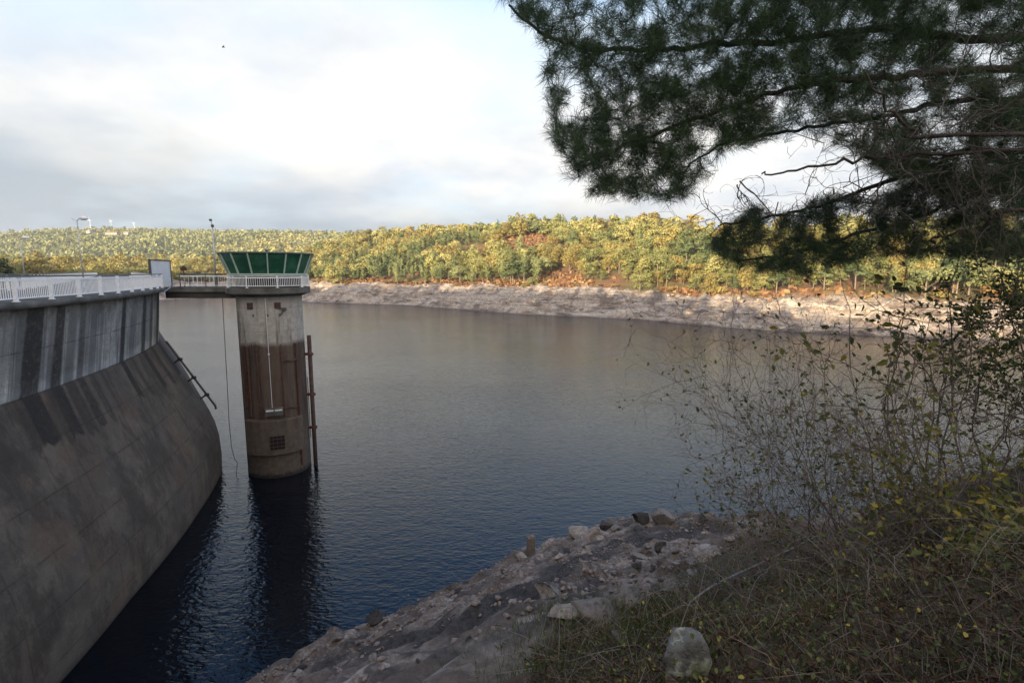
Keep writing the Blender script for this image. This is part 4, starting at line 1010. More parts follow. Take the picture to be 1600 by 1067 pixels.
rock(1030, 852, 22, 16, 'rock_dark', 'dark brown rock lying just below the black silt strip', 40)
rock(1000, 866, 30, 16, 'rock', 'blocky grey rock among the rubble under the silt strip', 41)
rock(1105, 862, 44, 18, 'rock_pale', 'pale flat rock right of the rubble near the shrub', 42)
rock(815, 868, 18, 12, 'rock_pale', 'pale round stone at the foot of the wooden post', 43)
rock(965, 992, 34, 26, 'rock', 'grey rock at the edge of the green grass patch', 44)
rock(1560, 775, 110, 50, 'rock_dark', 'dark outcrop on the skyline of the bank at the right edge', 45, 'outcrop', 'outcrop')
rock(530, 992, 20, 14, 'rock', 'grey stone at the water edge on the lower left shore', 46)
rock(590, 960, 34, 18, 'rock_dark', 'dark wet stone at the water edge on the lower left shore', 47)
rock(645, 935, 22, 14, 'rock', 'rounded grey stone at the water edge right of the dark wet one', 48)
g = np.random.default_rng(77); c_ = 0
for i in range(1400):
    if c_ >= 140: break
    u, v = g.uniform(430, 1230), g.uniform(805, 1064); wl = np.interp(u, [420, 540, 700, 830, 940, 1180], [1055, 985, 920, 860, 820, 805])
    if v < wl+3: continue
    near_edge = .5*math.exp(-(v-wl)/22)+(.8 if (940 < u < 1160 and 850 < v < 950) else .12)
    if g.random() > near_edge: continue
    s_ = 5+15*g.random()**2.2
    p = hit(u, v)
    if p is None or veg_of(np.array([p.x]), np.array([p.y]))[0] > .8: continue
    zone = 'water edge of the near bank' if v-wl < 30 else ('rubble below the black silt strip' if u > 900 else 'gravel slope of the near bank')
    rock(u, v, s_*1.1, s_*(.34+.25*g.random()), ['rock', 'rock_pale', 'rock', 'rock_dark'][i % 4], f"{['grey', 'pale', 'grey', 'dark'][i % 4]} small stone lying in the {zone}", 60+i, 'stone', 'stone', 'small stones scattered on the near bank', sub=2, rz=g.random()*6.28); c_ += 1
# gravel as stuff
Vs, Ts, bt = [], [], 0; RV = [rock_verts(s_+90, 1) for s_ in range(6)]
gxs, gys = g.uniform(-12, 14, 30000), g.uniform(7, 33, 30000); gg = ground(gxs, gys); vg = veg_of(gxs, gys); nn = fbm(gxs*.8, gys*.8, 0, 33, 3)
for i in range(30000):
    if gg[i] < WZ-.05 or vg[i] > .6 or nn[i] < -.1+.7*(i % 4)/4: continue
    v, f = RV[i % 6]; s_ = .025+.11*g.random()**4; a_ = g.random()*6.28; c, sn = math.cos(a_), math.sin(a_); q = v*s_*np.array([1.4, .9, .55])
    Vs.append(np.stack([q[:, 0]*c-q[:, 1]*sn+gxs[i], q[:, 0]*sn+q[:, 1]*c+gys[i], q[:, 2]+gg[i]+s_*.3], 1)); Ts.append(f+bt); bt += len(v)
o = link('gravel', np_mesh('gravel', np.concatenate(Vs), np.concatenate(Ts)), M['gravel']); tag(o, 'pale gravel scattered over the near bank', 'gravel', kind='stuff')
# wooden post
p = hit(829, 866); b = MB(); hgt = 30*p.y/F; b.box((0, 0, hgt/2-.1), (.42, .36, hgt+.2), .2); b.box((.06, 0, hgt+.03), (.24, .3, .1), .25)
o = b.build('wooden_post', M['wood'], loc=p, bevel=.03); o.rotation_euler = (0, .03, 0); tag(o, 'short weathered post standing upright near the water edge', 'post')

# ================================================================ PLANTS
class TW:
    """many thin tapering tubes gathered in numpy, all 3 or 4 sided"""
    def __init__(s, n=3): s.V = []; s.T = []; s.b = 0; s.n = n
    def add(s, pts, rads):
        pts = np.asarray(pts, float); m = len(pts); d = np.gradient(pts, axis=0); d /= np.linalg.norm(d, axis=1)[:, None]+1e-9
        ref = np.cross(d, np.array([.31, .52, .8])); ref /= np.linalg.norm(ref, axis=1)[:, None]+1e-9; b2 = np.cross(d, ref); n = s.n
        a = np.arange(n)*2*math.pi/n; rads = np.asarray(rads, float)
        V = pts[:, None, :]+rads[:, None, None]*(np.cos(a)[None, :, None]*ref[:, None, :]+np.sin(a)[None, :, None]*b2[:, None, :])
        s.V.append(V.reshape(-1, 3)); i = np.arange(m-1)[:, None]*n; k = np.arange(n)[None]
        T = np.stack([i+k, i+(k+1) % n, i+n+(k+1) % n, i+n+k], -1).reshape(-1, 4); s.T.append(T+s.b); s.b += m*n
    def build(s, name, m, parent=None, org=(0, 0, 0)):
        return link(name, np_mesh(name, np.concatenate(s.V)-np.array(org), np.concatenate(s.T)), m, parent, True)
def leaves(name, pos, nrm, size, tint, m, parent=None, org=(0, 0, 0), g=None, aspect=.55):
    n_ = len(pos); nrm = nrm/np.linalg.norm(nrm, axis=1)[:, None]; a = np.cross(nrm, g.normal(size=(n_, 3))); a /= np.linalg.norm(a, axis=1)[:, None]; b2 = np.cross(nrm, a); s = size[:, None]
    fold = nrm*s*.12
    V = np.stack([pos, pos+a*s*.35+b2*s*aspect*.5+fold, pos+a*s*.75+b2*s*aspect*.38+fold, pos+a*s*1.05-nrm*s*.1, pos+a*s*.75-b2*s*aspect*.38+fold, pos+a*s*.35-b2*s*aspect*.5+fold], 1).reshape(-1, 3)-np.array(org)
    i = np.arange(n_)[:, None]*6; T = np.concatenate([i+np.array([[0, 1, 2, 3]]), i+np.array([[0, 3, 4, 5]])])
    return link(name, np_mesh(name, V, T, {'tint': np.repeat(tint, 6)}), m, parent)
# ------------------------------------------------ big pine on the right
g = np.random.default_rng(3)
PB = Vector((10.6, 6.4, gz(10.6, 6.4)-.3))
pine = empty('pine_tree', PB, 'large dark pine with branches hanging across the top right', 'pine tree')
trunk_pts = [PB, PB+Vector((.1, 0, 2.5)), PB+Vector((.0, .1, 5.5)), PB+Vector((-.3, .2, 8.5)), PB+Vector((-.5, .1, 12)), PB+Vector((-.4, .1, 14.5))]
b = MB(PB); b.tube(trunk_pts, [.34, .30, .27, .22, .13, .04], 14); b.build('trunk', M['pine_bark'], pine, True)
def tz(z): # point of the trunk at height z
    f = [(p.z, p) for p in trunk_pts]
    for (za, a), (zb_, b2) in zip(f[:-1], f[1:]):
        if za <= z <= zb_: return a.lerp(b2, (z-za)/(zb_-za))
    return trunk_pts[-1]
LIM = [ # start height on trunk, then image columns/rows with depth
 (3.2, [(1560, 60, 6.6), (1400, 45, 6.9), (1250, 60, 7.0), (1100, 72, 7.0), (1000, 78, 7.0), (900, 72, 6.9), (845, 50, 6.8), (795, 8, 6.8)], .10),
 (2.6, [(1540, 110, 6.2), (1400, 120, 6.2), (1280, 130, 6.3), (1160, 160, 6.4), (1050, 200, 6.4), (960, 235, 6.4), (905, 262, 6.4)], .085),
 (2.2, [(1520, 160, 7.2), (1420, 175, 7.6), (1330, 190, 7.7), (1230, 205, 7.7), (1120, 230, 7.6), (1060, 275, 7.5)], .075),
 (1.3, [(1560, 235, 6.4), (1460, 260, 6.6), (1370, 290, 6.8), (1290, 318, 6.9), (1200, 340, 7.0), (1125, 352, 7.0)], .075),
 (.8, [(1560, 300, 7.4), (1450, 335, 7.8), (1330, 370, 8.0), (1220, 400, 8.0), (1140, 405, 8.0)], .07),
 (1.8, [(1500, 215, 5.6), (1430, 205, 5.5), (1385, 160, 5.5), (1350, 110, 5.6)], .045),
 (4.2, [(1600, -40, 7.4), (1450, -25, 7.6), (1300, 0, 7.7), (1150, -5, 7.7), (1000, -10, 7.6), (880, -15, 7.5)], .09),
 (1.6, [(1480, 240, 5.9), (1400, 246, 5.8), (1330, 250, 5.7), (1240, 268, 5.6), (1190, 272, 5.6)], .04),
 (.5, [(1620, 330, 5.8), (1540, 350, 6.0), (1460, 372, 6.2)], .05),
]
def smooth_path(pts, n=8):
    pts = [Vector(p) for p in pts]; out = []
    for i in range(len(pts)-1):
        p0, p1, p2, p3 = pts[max(i-1, 0)], pts[i], pts[i+1], pts[min(i+2, len(pts)-1)]
        for k in range(n):
            t_ = k/n; out.append(.5*((2*p1)+(p2-p0)*t_+(2*p0-5*p1+4*p2-p3)*t_*t_+(3*p1-p0-3*p2+p3)*t_**3))
    out.append(pts[-1]); return out
nodes = []; 
for h0, pp, rad in LIM:
    pts = [tz(h0)]+[P(*q) for q in pp]; sm = smooth_path(pts, 7); m = len(sm)
    sm = [p+Vector(tuple(.014*g.normal(size=3))) if 0 < i < m-1 else p for i, p in enumerate(sm)]
    b = MB(PB); b.tube(sm, [rad*.5*(1-.85*i/m)+.005 for i in range(m)], 8); b.build('limb', M['pine_bark'], pine, True)
    nodes += [(p.x, p.y, p.z) for p in sm[5:]]
def inpoly(x, y, poly):
    c = False; j = len(poly)-1
    for i in range(len(poly)):
        xi, yi = poly[i]; xj, yj = poly[j]
        if (yi > y) != (yj > y) and x < (xj-xi)*(y-yi)/(yj-yi)+xi: c = not c
        j = i
    return c
PA = [(772, -60), (785, 2), (815, 25), (838, 55), (858, 88), (845, 120), (862, 165), (868, 190), (862, 212), (890, 255), (893, 290), (930, 302), (985, 308), (1030, 312), (1068, 308), (1095, 285), (1120, 255), (1135, 228), (1190, 222), (1215, 212), (1250, 208), (1330, 232), (1372, 270), (1450, 300), (1620, 320), (1620, -60)]
PBp = [(1115, 395), (1105, 372), (1150, 345), (1175, 322), (1235, 330), (1290, 305), (1370, 300), (1480, 270), (1620, 250), (1620, 398), (1500, 398), (1430, 396), (1340, 408), (1270, 424), (1200, 424), (1150, 415)]
HOLES = [(1400, 165, 40, 18, .6), (1460, 205, 40, 16, .55), (1330, 205, 45, 18, .5), (1040, 105, 30, 10, .6), (900, 120, 24, 28, .4), (905, 168, 20, 14, .75), (1060, 20, 60, 22, .6), (1520, 90, 50, 30, .45), (1590, 55, 40, 35, .5), (1020, 25, 30, 14, .7), (1330, 30, 40, 18, .4), (1400, 225, 30, 10, .3), (1560, 20, 40, 14, .5)]
tips = []
while len(tips) < 7400:
    u, v = g.uniform(765, 1620), g.uniform(-60, 425)
    A = inpoly(u, v, PA); Bq = inpoly(u, v, PBp)
    if not (A or Bq): continue
    den = 1.0
    for hu, hv, ru, rv, k in HOLES:
        if ((u-hu)/ru)**2+((v-hv)/rv)**2 < 1: den *= (1-k)
    nz = float(vnoise(u*.028, v*.028, 0, 7))+.5*float(vnoise(u*.07, v*.07, 0, 8))
    den *= min(1, max(.15, .95+nz*1.0))
    if v > 315: den *= .75
    if u < 1000 and v < 160: den *= .62
    if A and not Bq: den *= .72
    if g.random() > den: continue
    y = g.uniform(5.9, 8.0) if A else g.uniform(6.5, 8.6)
    p = P(u, v, y); tips.append((p.x, p.y, p.z))
for k in range(420):
    q = tips[int(g.integers(0, len(tips)))]; uu0, vv0 = uv_of(*q)
    if uu0 < 1150 or vv0 > 330:
        u2, v2 = uu0+g.normal()*16, vv0+abs(g.normal())*10; p = P(u2, v2, q[1]); tips.append((p.x, p.y, p.z))
tips = np.array(tips); nodes = np.array(nodes)
# attach in order of distance to the limbs
d0 = np.min(np.linalg.norm(tips[:, None]-nodes[None, ::2], axis=2), axis=1); order = np.argsort(d0)
NB_ = np.empty((len(nodes)+len(tips)*4, 3)); NB_[:len(nodes)] = nodes; cn = len(nodes)
tw = TW(3); Nd_o, Nd_d = [], []
for i in order:
    tpt = tips[i]; dd_ = np.linalg.norm(NB_[:cn]-tpt, axis=1); pen = dd_+.0; j = int(np.argmin(pen)); s0 = NB_[j]; L_ = dd_[j]
    if L_ < .05: continue
    mid = (s0+tpt)/2+np.array([0, 0, -.10*L_])+g.normal(size=3)*.10*L_; q1 = s0*.25+mid*.75 if False else (s0+mid)/2+g.normal(size=3)*.04*L_
    q2 = (mid+tpt)/2+g.normal(size=3)*.04*L_
    r0 = .004+.010*min(1, L_); tw.add([s0, q1, mid, q2, tpt], [r0, r0*.85, r0*.7, r0*.55, .0028])
    NB_[cn:cn+3] = (q1, mid, q2); NB_[cn+3] = tpt; cn += 4
    # shoots: needles round the last stretch, and at the mid for longer twigs
    dirv = tpt-q2; dirv /= np.linalg.norm(dirv)+1e-9; dirv = dirv+np.array([0, 0, .35]); dirv /= np.linalg.norm(dirv)
    up = g.normal(size=3)*.35; Nd_o.append(tpt); Nd_d.append(dirv+up)
    if L_ > .3: Nd_o.append(q2+g.normal(size=3)*.02); Nd_d.append(dirv+g.normal(size=3)*.6)
tw.build('twigs', M['pine_bark'], pine, PB)
Nd_o, Nd_d = np.array(Nd_o), np.array(Nd_d); Nd_d /= np.linalg.norm(Nd_d, axis=1)[:, None]
PER = 46; ns = len(Nd_o); ln = .14+.10*g.random(ns)
o_r = np.repeat(Nd_o, PER, 0); d_r = np.repeat(Nd_d, PER, 0); l_r = np.repeat(ln, PER)
back = g.random(ns*PER); root_p = o_r-d_r*(back[:, None]*(.10+.5*l_r[:, None]))
rv = g.normal(size=(ns*PER, 3)); rv -= d_r*(rv*d_r).sum(1)[:, None]; rv /= np.linalg.norm(rv, axis=1)[:, None]
spread_ = .35+.75*g.random(ns*PER)+.4*back; nd = d_r+rv*spread_[:, None]; nd[:, 2] -= .05; nd /= np.linalg.norm(nd, axis=1)[:, None]
ll = l_r*(.65+.5*g.random(ns*PER)); side = np.cross(nd, g.normal(size=(ns*PER, 3))); side /= np.linalg.norm(side, axis=1)[:, None]
wd = .0015
tipn = root_p+nd*ll[:, None]; tipn[:, 2] -= .10*ll
midn = root_p+nd*(ll*.55)[:, None]
V = np.stack([root_p-side*wd, root_p+side*wd, midn+side*wd*.9, tipn, midn-side*wd*.9], 1).reshape(-1, 3)
# pentagon needles as one face would bend, so quad + triangle folded into a single quad pair
i5 = np.arange(ns*PER)[:, None]*5; T = np.concatenate([i5+np.array([[0, 1, 2, 4]]), i5+np.array([[4, 2, 3, 3]])])
T3 = np.concatenate([i5+np.array([[0, 1, 2]]), i5+np.array([[0, 2, 4]]), i5+np.array([[4, 2, 3]])])
M['needle'] = leafmat('pine_needle', [(0, (.024, .044, .024)), (.5, (.05, .092, .04)), (1, (.10, .15, .06))], rough=.5, trans=.2)
tn = np.repeat(np.repeat(np.clip(.5+.5*(g.random(ns)-.5), 0, 1), PER)+.3*(g.random(ns*PER)-.5), 5)
link('needles', np_mesh('needles', V-np.array(PB), T3, {'tint': tn}), M['needle'], pine)
# dead curly twigs under the living branches
tw = TW(4)
base_n = [P(u, v, y) for u, v, y in ((1560, 180, 5.6), (1500, 215, 5.6), (1450, 200, 5.5), (1400, 190, 5.5), (1580, 260, 5.9), (1470, 262, 6.4), (1380, 290, 6.6), (1300, 316, 6.7), (1230, 330, 6.8), (1430, 240, 5.8), (1340, 250, 5.7), (1540, 310, 5.9), (1600, 220, 5.6), (1500, 350, 6.1), (1160, 345, 6.9), (1590, 120, 5.8))]
def curl(p, d, L_, r, depth=0, curlk=1.0):
    n_ = 9; pts = [p]; ax = Vector(tuple(g.normal(size=3))).normalized(); w_ = g.uniform(-.38, .38)*curlk
    for k in range(n_):
        d = (Matrix.Rotation(w_, 3, ax)@d+Vector(tuple(g.normal(size=3)))*.13).normalized(); p = p+d*(L_/n_); pts.append(p)
        if depth < 2 and g.random() < (.42 if depth == 0 else .3): curl(p, (d+Vector(tuple(g.normal(size=3)))*.8).normalized(), L_*g.uniform(.35, .65), r*.6, depth+1)
    tw.add([tuple(q) for q in pts], [max(.0018, r*(1-.8*k/n_)) for k in range(n_+1)])
for i in range(105):
    p = base_n[i % len(base_n)]+Vector(tuple(g.normal(size=3)*np.array([.35, .25, .2]))); d = Vector((g.normal()*.9-.5, g.normal()*.5-.2, g.normal()*.5-.05)).normalized()
    curl(p, d, g.uniform(.45, 1.15), g.uniform(.005, .011))
for i in range(26):
    p = P(g.uniform(1100, 1240), g.uniform(320, 365), g.uniform(6.8, 7.2)); curl(p, Vector((-.9, g.normal()*.4, g.normal()*.5)).normalized(), g.uniform(.25, .5), .005, 1, 2.0)
tw.build('dead_twigs', M['pine_dead'], pine, PB)
# ------------------------------------------------ shrubs in front
M['shrub_leaf'] = leafmat('shrub_leaf', [(0, (.025, .038, .012)), (.5, (.065, .088, .025)), (.8, (.14, .15, .04)), (1, (.33, .27, .05))], trans=.3, extra=0)
M['dark_leaf'] = leafmat('dark_leaf', [(0, (.018, .032, .010)), (.6, (.05, .085, .022)), (1, (.13, .17, .04))], trans=.25, extra=0)
def shrub(base, targets, label, seed, nm='shrub', cat='shrub', leafd=.5, leafm='shrub_leaf', lsz=.06, rad=.014, branchy=1.0, tintb=.5, mat='twig', jit=.05, maxd=3, blen=.45):
    g = np.random.default_rng(seed); root = empty(nm, base, label, cat); tw = TW(4); LP, LN = [], []
    def grow(p, d, L_, r, depth, tgt=None):
        n_ = 10 if depth == 0 else 6; pts = [p]; st = L_/n_
        for k in range(n_):
            if tgt is not None:
                want = (tgt-p).normalized(); d = (d*.55+want*.45+Vector(tuple(g.normal(size=3)))*.16).normalized()
            else: d = (d+Vector(tuple(g.normal(size=3)))*.24+Vector((0, 0, .03))).normalized()
            p = p+d*st; pts.append(p)
            if depth < maxd and k >= (2 if depth == 0 else 0) and g.random() < [.75, .62, .42, .3][depth]*branchy:
                dd_ = (d+Vector(tuple(g.normal(size=3)))*.75).normalized(); grow(p, dd_, L_*g.uniform(.25, .6)*(blen/.45) if depth == 0 else L_*g.uniform(.4, .75), r*.55, depth+1)
            if depth >= 1 and g.random() < leafd*.35: LP.append(tuple(p)); LN.append(tuple(g.normal(size=3)*.6+np.array([0, -.4, .6])))
        tw.add([tuple(q) for q in pts], [max(.0016, r*(1-.75*k/n_)) for k in range(n_+1)])
    for tg in targets:
        s0 = Vector(base)+Vector((g.normal()*.3, g.normal()*.25, 0)); s0.z = gz(s0.x, s0.y)-.05; L_ = (tg-s0).length
        grow(s0, ((tg-s0).normalized()+Vector((g.normal()*.2, g.normal()*.2, .4))).normalized(), L_*1.06, rad*g.uniform(.7, 1.3), 0, tg)
    tw.build('stems', M[mat], root, base)
    if LP:
        LP, LN = np.array(LP), np.array(LN); n_ = len(LP); leaves('leaves', LP, LN, lsz*(.55+.8*g.random(n_)), np.clip(tintb+.6*(g.random(n_)-.5), 0, 1), M[leafm], root, base, g)
    return root
def gp(u, y):
    x = (u-800)/F*y*1.0; z = gz(x, y); return Vector(((u-800)/F*(y*CP-z*SP), y, z))
shrub(gp(1330, 7.2), [P(u, v, y) for u, v, y in ((1085, 570, 7.0), (1125, 620, 6.8), (1160, 545, 7.2), (1210, 520, 7.3), (1240, 590, 6.4), (1190, 650, 6.0), (1285, 560, 7.6), (1110, 700, 6.6), (1140, 690, 6.4), (1150, 600, 7.0), (1215, 480, 7.2))], 'twiggy bare shrub leaning left over the water, left of the taller leafy stems', 21, leafd=.12, branchy=1.1, rad=.008, blen=.26)
shrub(gp(1420, 7.6), [P(u, v, y) for u, v, y in ((1330, 570, 7.2), (1375, 470, 7.5), (1360, 540, 7.0), (1400, 520, 7.8), (1440, 500, 7.6), (1300, 640, 6.6), (1420, 600, 6.8), (1395, 560, 7.4))], 'tall thin shrub with sparse green leaves in the middle of the thicket', 22, leafd=.40, lsz=.115, branchy=.72, tintb=.66)
shrub(gp(1480, 7.4), [P(u, v, y) for u, v, y in ((1460, 540, 7.3), (1500, 430, 7.4), (1530, 620, 6.6), (1560, 560, 6.8), (1590, 640, 6.2), (1480, 600, 7.6), (1600, 520, 7.0), (1450, 450, 7.6))], 'tall reddish stemmed shrub at the right of the thicket reaching the pine', 23, leafd=.22, lsz=.105, tintb=.6, branchy=.75, rad=.016)
shrub(gp(1255, 6.2), [P(u, v, y) for u, v, y in ((1150, 720, 6.0), (1200, 760, 5.8), (1240, 700, 6.1), (1290, 730, 6.0), (1150, 790, 6.0), (1190, 800, 5.8), (1330, 760, 5.8), (1260, 660, 6.2))], 'low tangled reddish shrub at the left foot of the thicket', 24, leafd=.3, branchy=1.4, rad=.009, lsz=.05, blen=.35)
shrub(gp(1400, 5.6), [P(u, v, y) for u, v, y in ((1340, 790, 5.4), (1400, 760, 5.5), (1450, 780, 5.4), (1500, 760, 5.6), (1370, 720, 5.8), (1540, 800, 5.2), (1430, 700, 5.8))], 'dense low thicket plant in front of the tall stems', 25, leafd=.45, branchy=1.2, rad=.009, lsz=.065, tintb=.75)
shrub(gp(1560, 5.2), [P(u, v, y) for u, v, y in ((1500, 860, 4.8), (1560, 780, 5.2), (1590, 720, 5.4), (1530, 820, 5.0), (1600, 860, 4.6), (1580, 800, 5.0))], 'yellowing leafy bramble on the bank below the dark leafy shrub at the right edge', 26, nm='bramble', cat='bramble', leafd=.8, branchy=1.1, rad=.008, lsz=.08, tintb=.78)
shrub(gp(1540, 3.9), [P(u, v, y) for u, v, y in ((1440, 960, 3.7), (1510, 890, 3.9), (1580, 930, 3.6), (1550, 1000, 3.3), (1400, 1010, 3.6), (1600, 850, 4.0), (1480, 1020, 3.3))], 'nearest low bramble with broad green and yellow leaves, bottom right corner', 28, nm='bramble', cat='bramble', leafd=.75, branchy=.9, rad=.005, lsz=.075, tintb=.6)
for i_, (bu, by_, tg, lb) in enumerate(((1470, 6.4, ((1400, 640, 6.2), (1450, 600, 6.4), (1500, 620, 6.3), (1550, 650, 6.0), (1430, 700, 6.0), (1520, 700, 5.9), (1480, 660, 6.2)), 'bare grey brown tangled shrub in front of the reddish stems'),
        (1360, 6.0, ((1290, 690, 5.8), (1340, 660, 6.0), (1390, 680, 5.9), (1310, 760, 5.6), (1400, 740, 5.7), (1260, 800, 5.6)), 'bare wiry shrub between the low reddish shrub and the dense thicket'))):
    shrub(gp(bu, by_), [P(*q) for q in tg], lb, 40+i_, leafd=.10, branchy=1.2, rad=.008, lsz=.06, blen=.38, tintb=.7)
# leafy dark branches at the right edge
rb_ = gp(1720, 7.5)
shrub(rb_, [P(u, v, y) for u, v, y in ((1545, 500, 6.8), (1560, 460, 7.0), (1570, 440, 7.2), (1540, 540, 6.6), (1580, 500, 6.6), (1600, 560, 6.4), (1560, 580, 6.4), (1600, 470, 7.0), (1550, 530, 6.5), (1610, 420, 7), (1590, 600, 6.3))], 'dark leafy shrub overhanging at the right edge below the pine', 27, leafd=2.4, leafm='dark_leaf', branchy=1.05, rad=.016, lsz=.06, blen=.2)
# fallen grey branch
bpts = [hit(u, v) for u, v in ((1075, 962), (1110, 940), (1160, 918), (1200, 897), (1235, 885), (1275, 868))]; bpts = [p+Vector((0, 0, .12+.05*i)) for i, p in enumerate(bpts)]
root = empty('dead_branch', bpts[0], 'pale grey fallen branch lying across the undergrowth left of the thicket', 'branch')
b = MB(bpts[0]); b.tube(smooth_path(bpts, 5), [.012+.012*math.sin(3*i/26) for i in range(26)], 7); b.build('stem', M['dead_twig'], root, True)
for i in range(7):
    tw = TW(4); k = g.integers(0, len(bpts)-1); curl(bpts[int(k)], Vector((g.normal(), g.normal()*.5, .5)).normalized(), g.uniform(.2, .5), .006, 2)
    tw.build('side_twig', M['dead_twig'], root, bpts[0])
# undergrowth: dead stems, bramble leaves, grass
g = np.random.default_rng(8)
def veg_points(n_, ylo=2.2, yhi=14):
    out = []
    while len(out) < n_:
        y = ylo+(yhi-ylo)*g.random(n_)**1.3; u = g.uniform(820, 1680, n_); x = (u-800)/F*y*1.2; zg = ground(x, y); vv = veg_of(x, y)
        ok = (vv+.8*fbm(x*.9, y*.9, 0, 31, 3) > .15) | ((y < 4.5) & (x > .2)); out += list(np.stack([x, y, zg], 1)[ok])
    return np.array(out[:n_])
tw = TW(3); pts = veg_points(7000)
for p in pts:
    L_ = g.uniform(.15, .6)*(.5+.08*min(p[1], 7)); a_ = g.random()*6.28; el_ = g.uniform(.05, 1.1); d = np.array([math.cos(a_)*math.cos(el_), math.sin(a_)*math.cos(el_), math.sin(el_)]); bend = g.normal(size=3)*.3*L_; r = g.uniform(.0012, .0030)
    tw.add([p, p+d*L_*.33+bend, p+d*L_*.66+bend*1.2, p+d*L_+np.array([0, 0, -.15*L_])], [r, r*.85, r*.7, r*.4])
M['straw'] = simple('dead_stem', (.17, .135, .105), .9, .5, 4, bump=.2)
tag(tw.build('dead_stems', M['straw']), 'tangle of dead brown stems covering the near bank', 'undergrowth', kind='stuff')
pts = veg_points(420, 3.6, 14); tw = TW(3)
for p in pts:
    L_ = g.uniform(.3, .9); a_ = g.random()*6.28; d = np.array([math.cos(a_), math.sin(a_)*.7, g.uniform(-.05, .5)]); bend = g.normal(size=3)*.22*L_; r = g.uniform(.0016, .004)
    tw.add([p+[0, 0, .1], p+d*L_*.33+bend+[0, 0, .12], p+d*L_*.66+bend*1.2+[0, 0, .12], p+d*L_+[0, 0, .05]], [r, r*.85, r*.7, r*.4])
for p in veg_points(190, 3.6, 12):
    L_ = g.uniform(.5, 1.5); a_ = g.random()*6.28; hgt = g.uniform(.15, .6)*L_; d = np.array([math.cos(a_), math.sin(a_)*.8, 0]); sd_ = np.array([-d[1], d[0], 0])*g.normal()*.25*L_; r = g.uniform(.0018, .0038)
    tt_ = np.linspace(0, 1, 9)[:, None]; q = p+d*L_*tt_+sd_*tt_**2+np.array([0, 0, 1.])*hgt*4*tt_*(1-tt_)*.8; q[:, 2] += (g.random(9)-.5)*.02
    tw.add(q, r*(1-.6*tt_[:, 0]))
tag(tw.build('dead_twigs_on_ground', M['dead_twig']), 'pale dead twigs lying on the near bank', 'twigs', kind='stuff')
pts = veg_points(6500); n_ = len(pts); hh = g.random(n_)**1.5*.5; pts[:, 2] += .04+hh
keepl = (fbm(pts[:, 0]*1.1, pts[:, 1]*1.1, 0, 61, 3) > .0) ; pts = pts[keepl]; n_ = len(pts)
o = leaves('bramble_leaves', pts, np.stack([g.normal(size=n_)*.5, g.normal(size=n_)*.5-.3, np.ones(n_)], 1), .016+.032*g.random(n_)**1.6*np.clip(pts[:, 1]/7, .6, 1.3), np.clip(.25+.5*g.random(n_)+.45*(g.random(n_) < .08), 0, 1), M['shrub_leaf'], None, (0, 0, 0), g, .7); tag(o, 'small green and yellow bramble leaves over the near bank', 'leaves', kind='stuff')
M['fern'] = leafmat('dead_fern', [(0, (.025, .014, .010)), (.5, (.075, .040, .026)), (1, (.15, .10, .055))], trans=.2, extra=0)
pts = veg_points(30000); n_ = len(pts); pts[:, 2] += g.random(n_)*.22
o = leaves('dead_fern', pts, g.normal(size=(n_, 3))*.7+np.array([0, 0, .6]), .02+.05*g.random(n_), g.random(n_), M['fern'], None, (0, 0, 0), g, .22); tag(o, 'red brown dead fern and leaf litter on the near bank', 'leaf litter', kind='stuff')
# grass blades
M['grass'] = leafmat('grass_blades', [(0, (.020, .036, .010)), (.5, (.05, .085, .02)), (1, (.10, .10, .04))], trans=.25, extra=0)
pts = veg_points(24000, 2.2, 16); gp_ = hit(930, 1010); gp2 = hit(1010, 960)
dG = np.minimum(np.hypot(pts[:, 0]-gp_.x, pts[:, 1]-gp_.y), np.hypot(pts[:, 0]-gp2.x, pts[:, 1]-gp2.y)); kpg = (g.random(len(pts)) < np.exp(-(dG/1.1)**2)+.45)
pts = pts[kpg]; ex_ = g.normal(size=(5000, 2))*np.array([.75, .9])+np.array([(gp_.x+gp2.x)/2, (gp_.y+gp2.y)/2]); pts = np.concatenate([pts, np.column_stack([ex_, ground(ex_[:, 0], ex_[:, 1])])]); n_ = len(pts); a_ = g.random(n_)*6.28; h_ = .07+.22*g.random(n_); ld = g.normal(size=(n_, 2))*.07
w_ = .004; sx_, sy_ = np.cos(a_)*w_, np.sin(a_)*w_
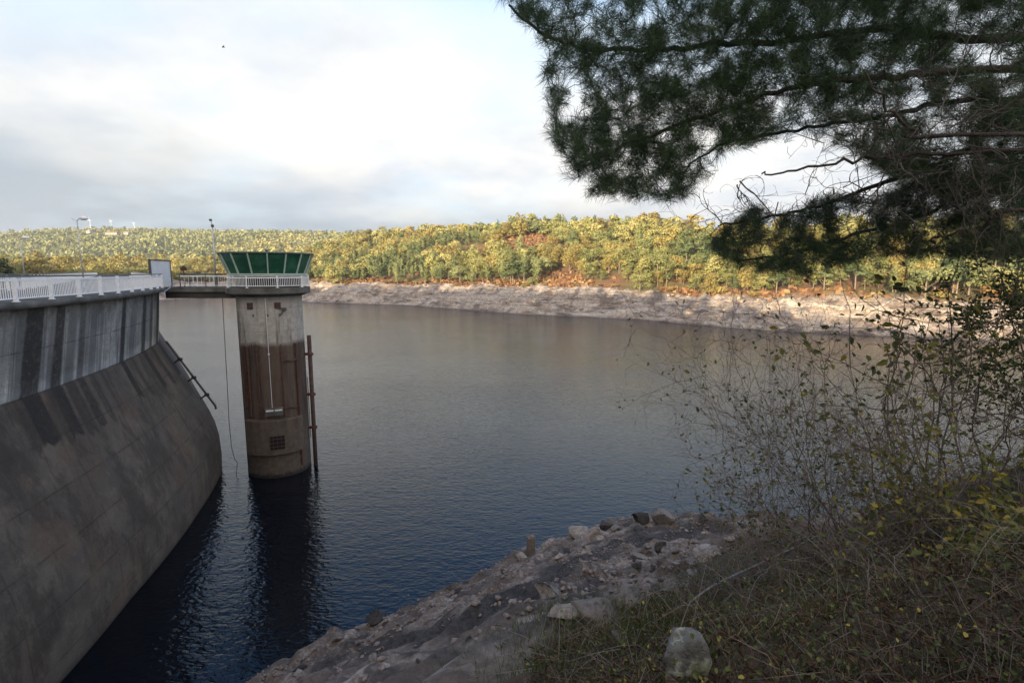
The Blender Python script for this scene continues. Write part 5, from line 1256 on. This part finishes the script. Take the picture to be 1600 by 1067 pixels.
V = np.stack([np.stack([pts[:, 0]-sx_, pts[:, 1]-sy_, pts[:, 2]-.02], 1), np.stack([pts[:, 0]+sx_, pts[:, 1]+sy_, pts[:, 2]-.02], 1), np.stack([pts[:, 0]+ld[:, 0], pts[:, 1]+ld[:, 1], pts[:, 2]+h_], 1)], 1).reshape(-1, 3)
o = link('grass', np_mesh('grass', V, np.arange(len(V)).reshape(-1, 3), {'tint': np.repeat(np.clip(.35+.5*g.random(n_), 0, 1), 3)}), M['grass']); tag(o, 'dark green grass tufts at the edge of the gravel', 'grass', kind='stuff')
# dry grass clump on the shore point
# ------------------------------------------------ dark tree at the far left edge behind the railing
kk_ = PROTO[2][1]
root = empty('dark_tree', P(-4, 440, 95), 'dark green tree rising behind the dam railing at the far left edge', 'tree'); root.scale = (.62, .62, .62)
link('crown', np_mesh('crown', kk_[0], kk_[1], {'tint': kk_[2]*.3}), M['leaf_pine'], root); b = MB(); b.tube([(0, 0, -22), (0, 0, 1), (.1, 0, 4)], [.5, .3, .1], 6); b.build('trunk', M['far_bark'], root)
# bird
bp = P(349, 74, 60); root = empty('bird', bp, 'tiny dark bird flying alone in the upper left of the sky', 'bird')
vv, f = rock_verts(3, 2); vv = vv*np.array([.22, .09, .07])
link('body', np_mesh('body', vv, f), M['dark_metal'], root, True)
for s_ in (-1, 1):
    b = MB(); b.add([(-.08, 0, .02), (.08, 0, .02), (.02, s_*.28, .12), (-.05, s_*.45, .04), (-.08, 0, -.01), (.08, 0, -.01), (.02, s_*.28, .1), (-.05, s_*.45, .03)], [(0, 1, 2, 3), (7, 6, 5, 4), (0, 3, 7, 4), (1, 5, 6, 2), (2, 6, 7, 3)]); b.build('wing', M['dark_metal'], root)
root.rotation_euler[2] = .7

# ---------------------------------------------------------------- air
t = NT('haze_air'); t.n.remove(t.b); pv = t('ShaderNodeVolumePrincipled', {'Color': (.90, .93, .97), 'Density': .00016, 'Anisotropy': .25})
t.l.new(pv.outputs[0], t.n['Material Output'].inputs['Volume'])
b = MB(); b.box((0, 0, 66), (5400, 5400, 188)); tag(b.build('haze', t.m), 'thin haze in the air over the lake and hills', 'haze', kind='stuff')
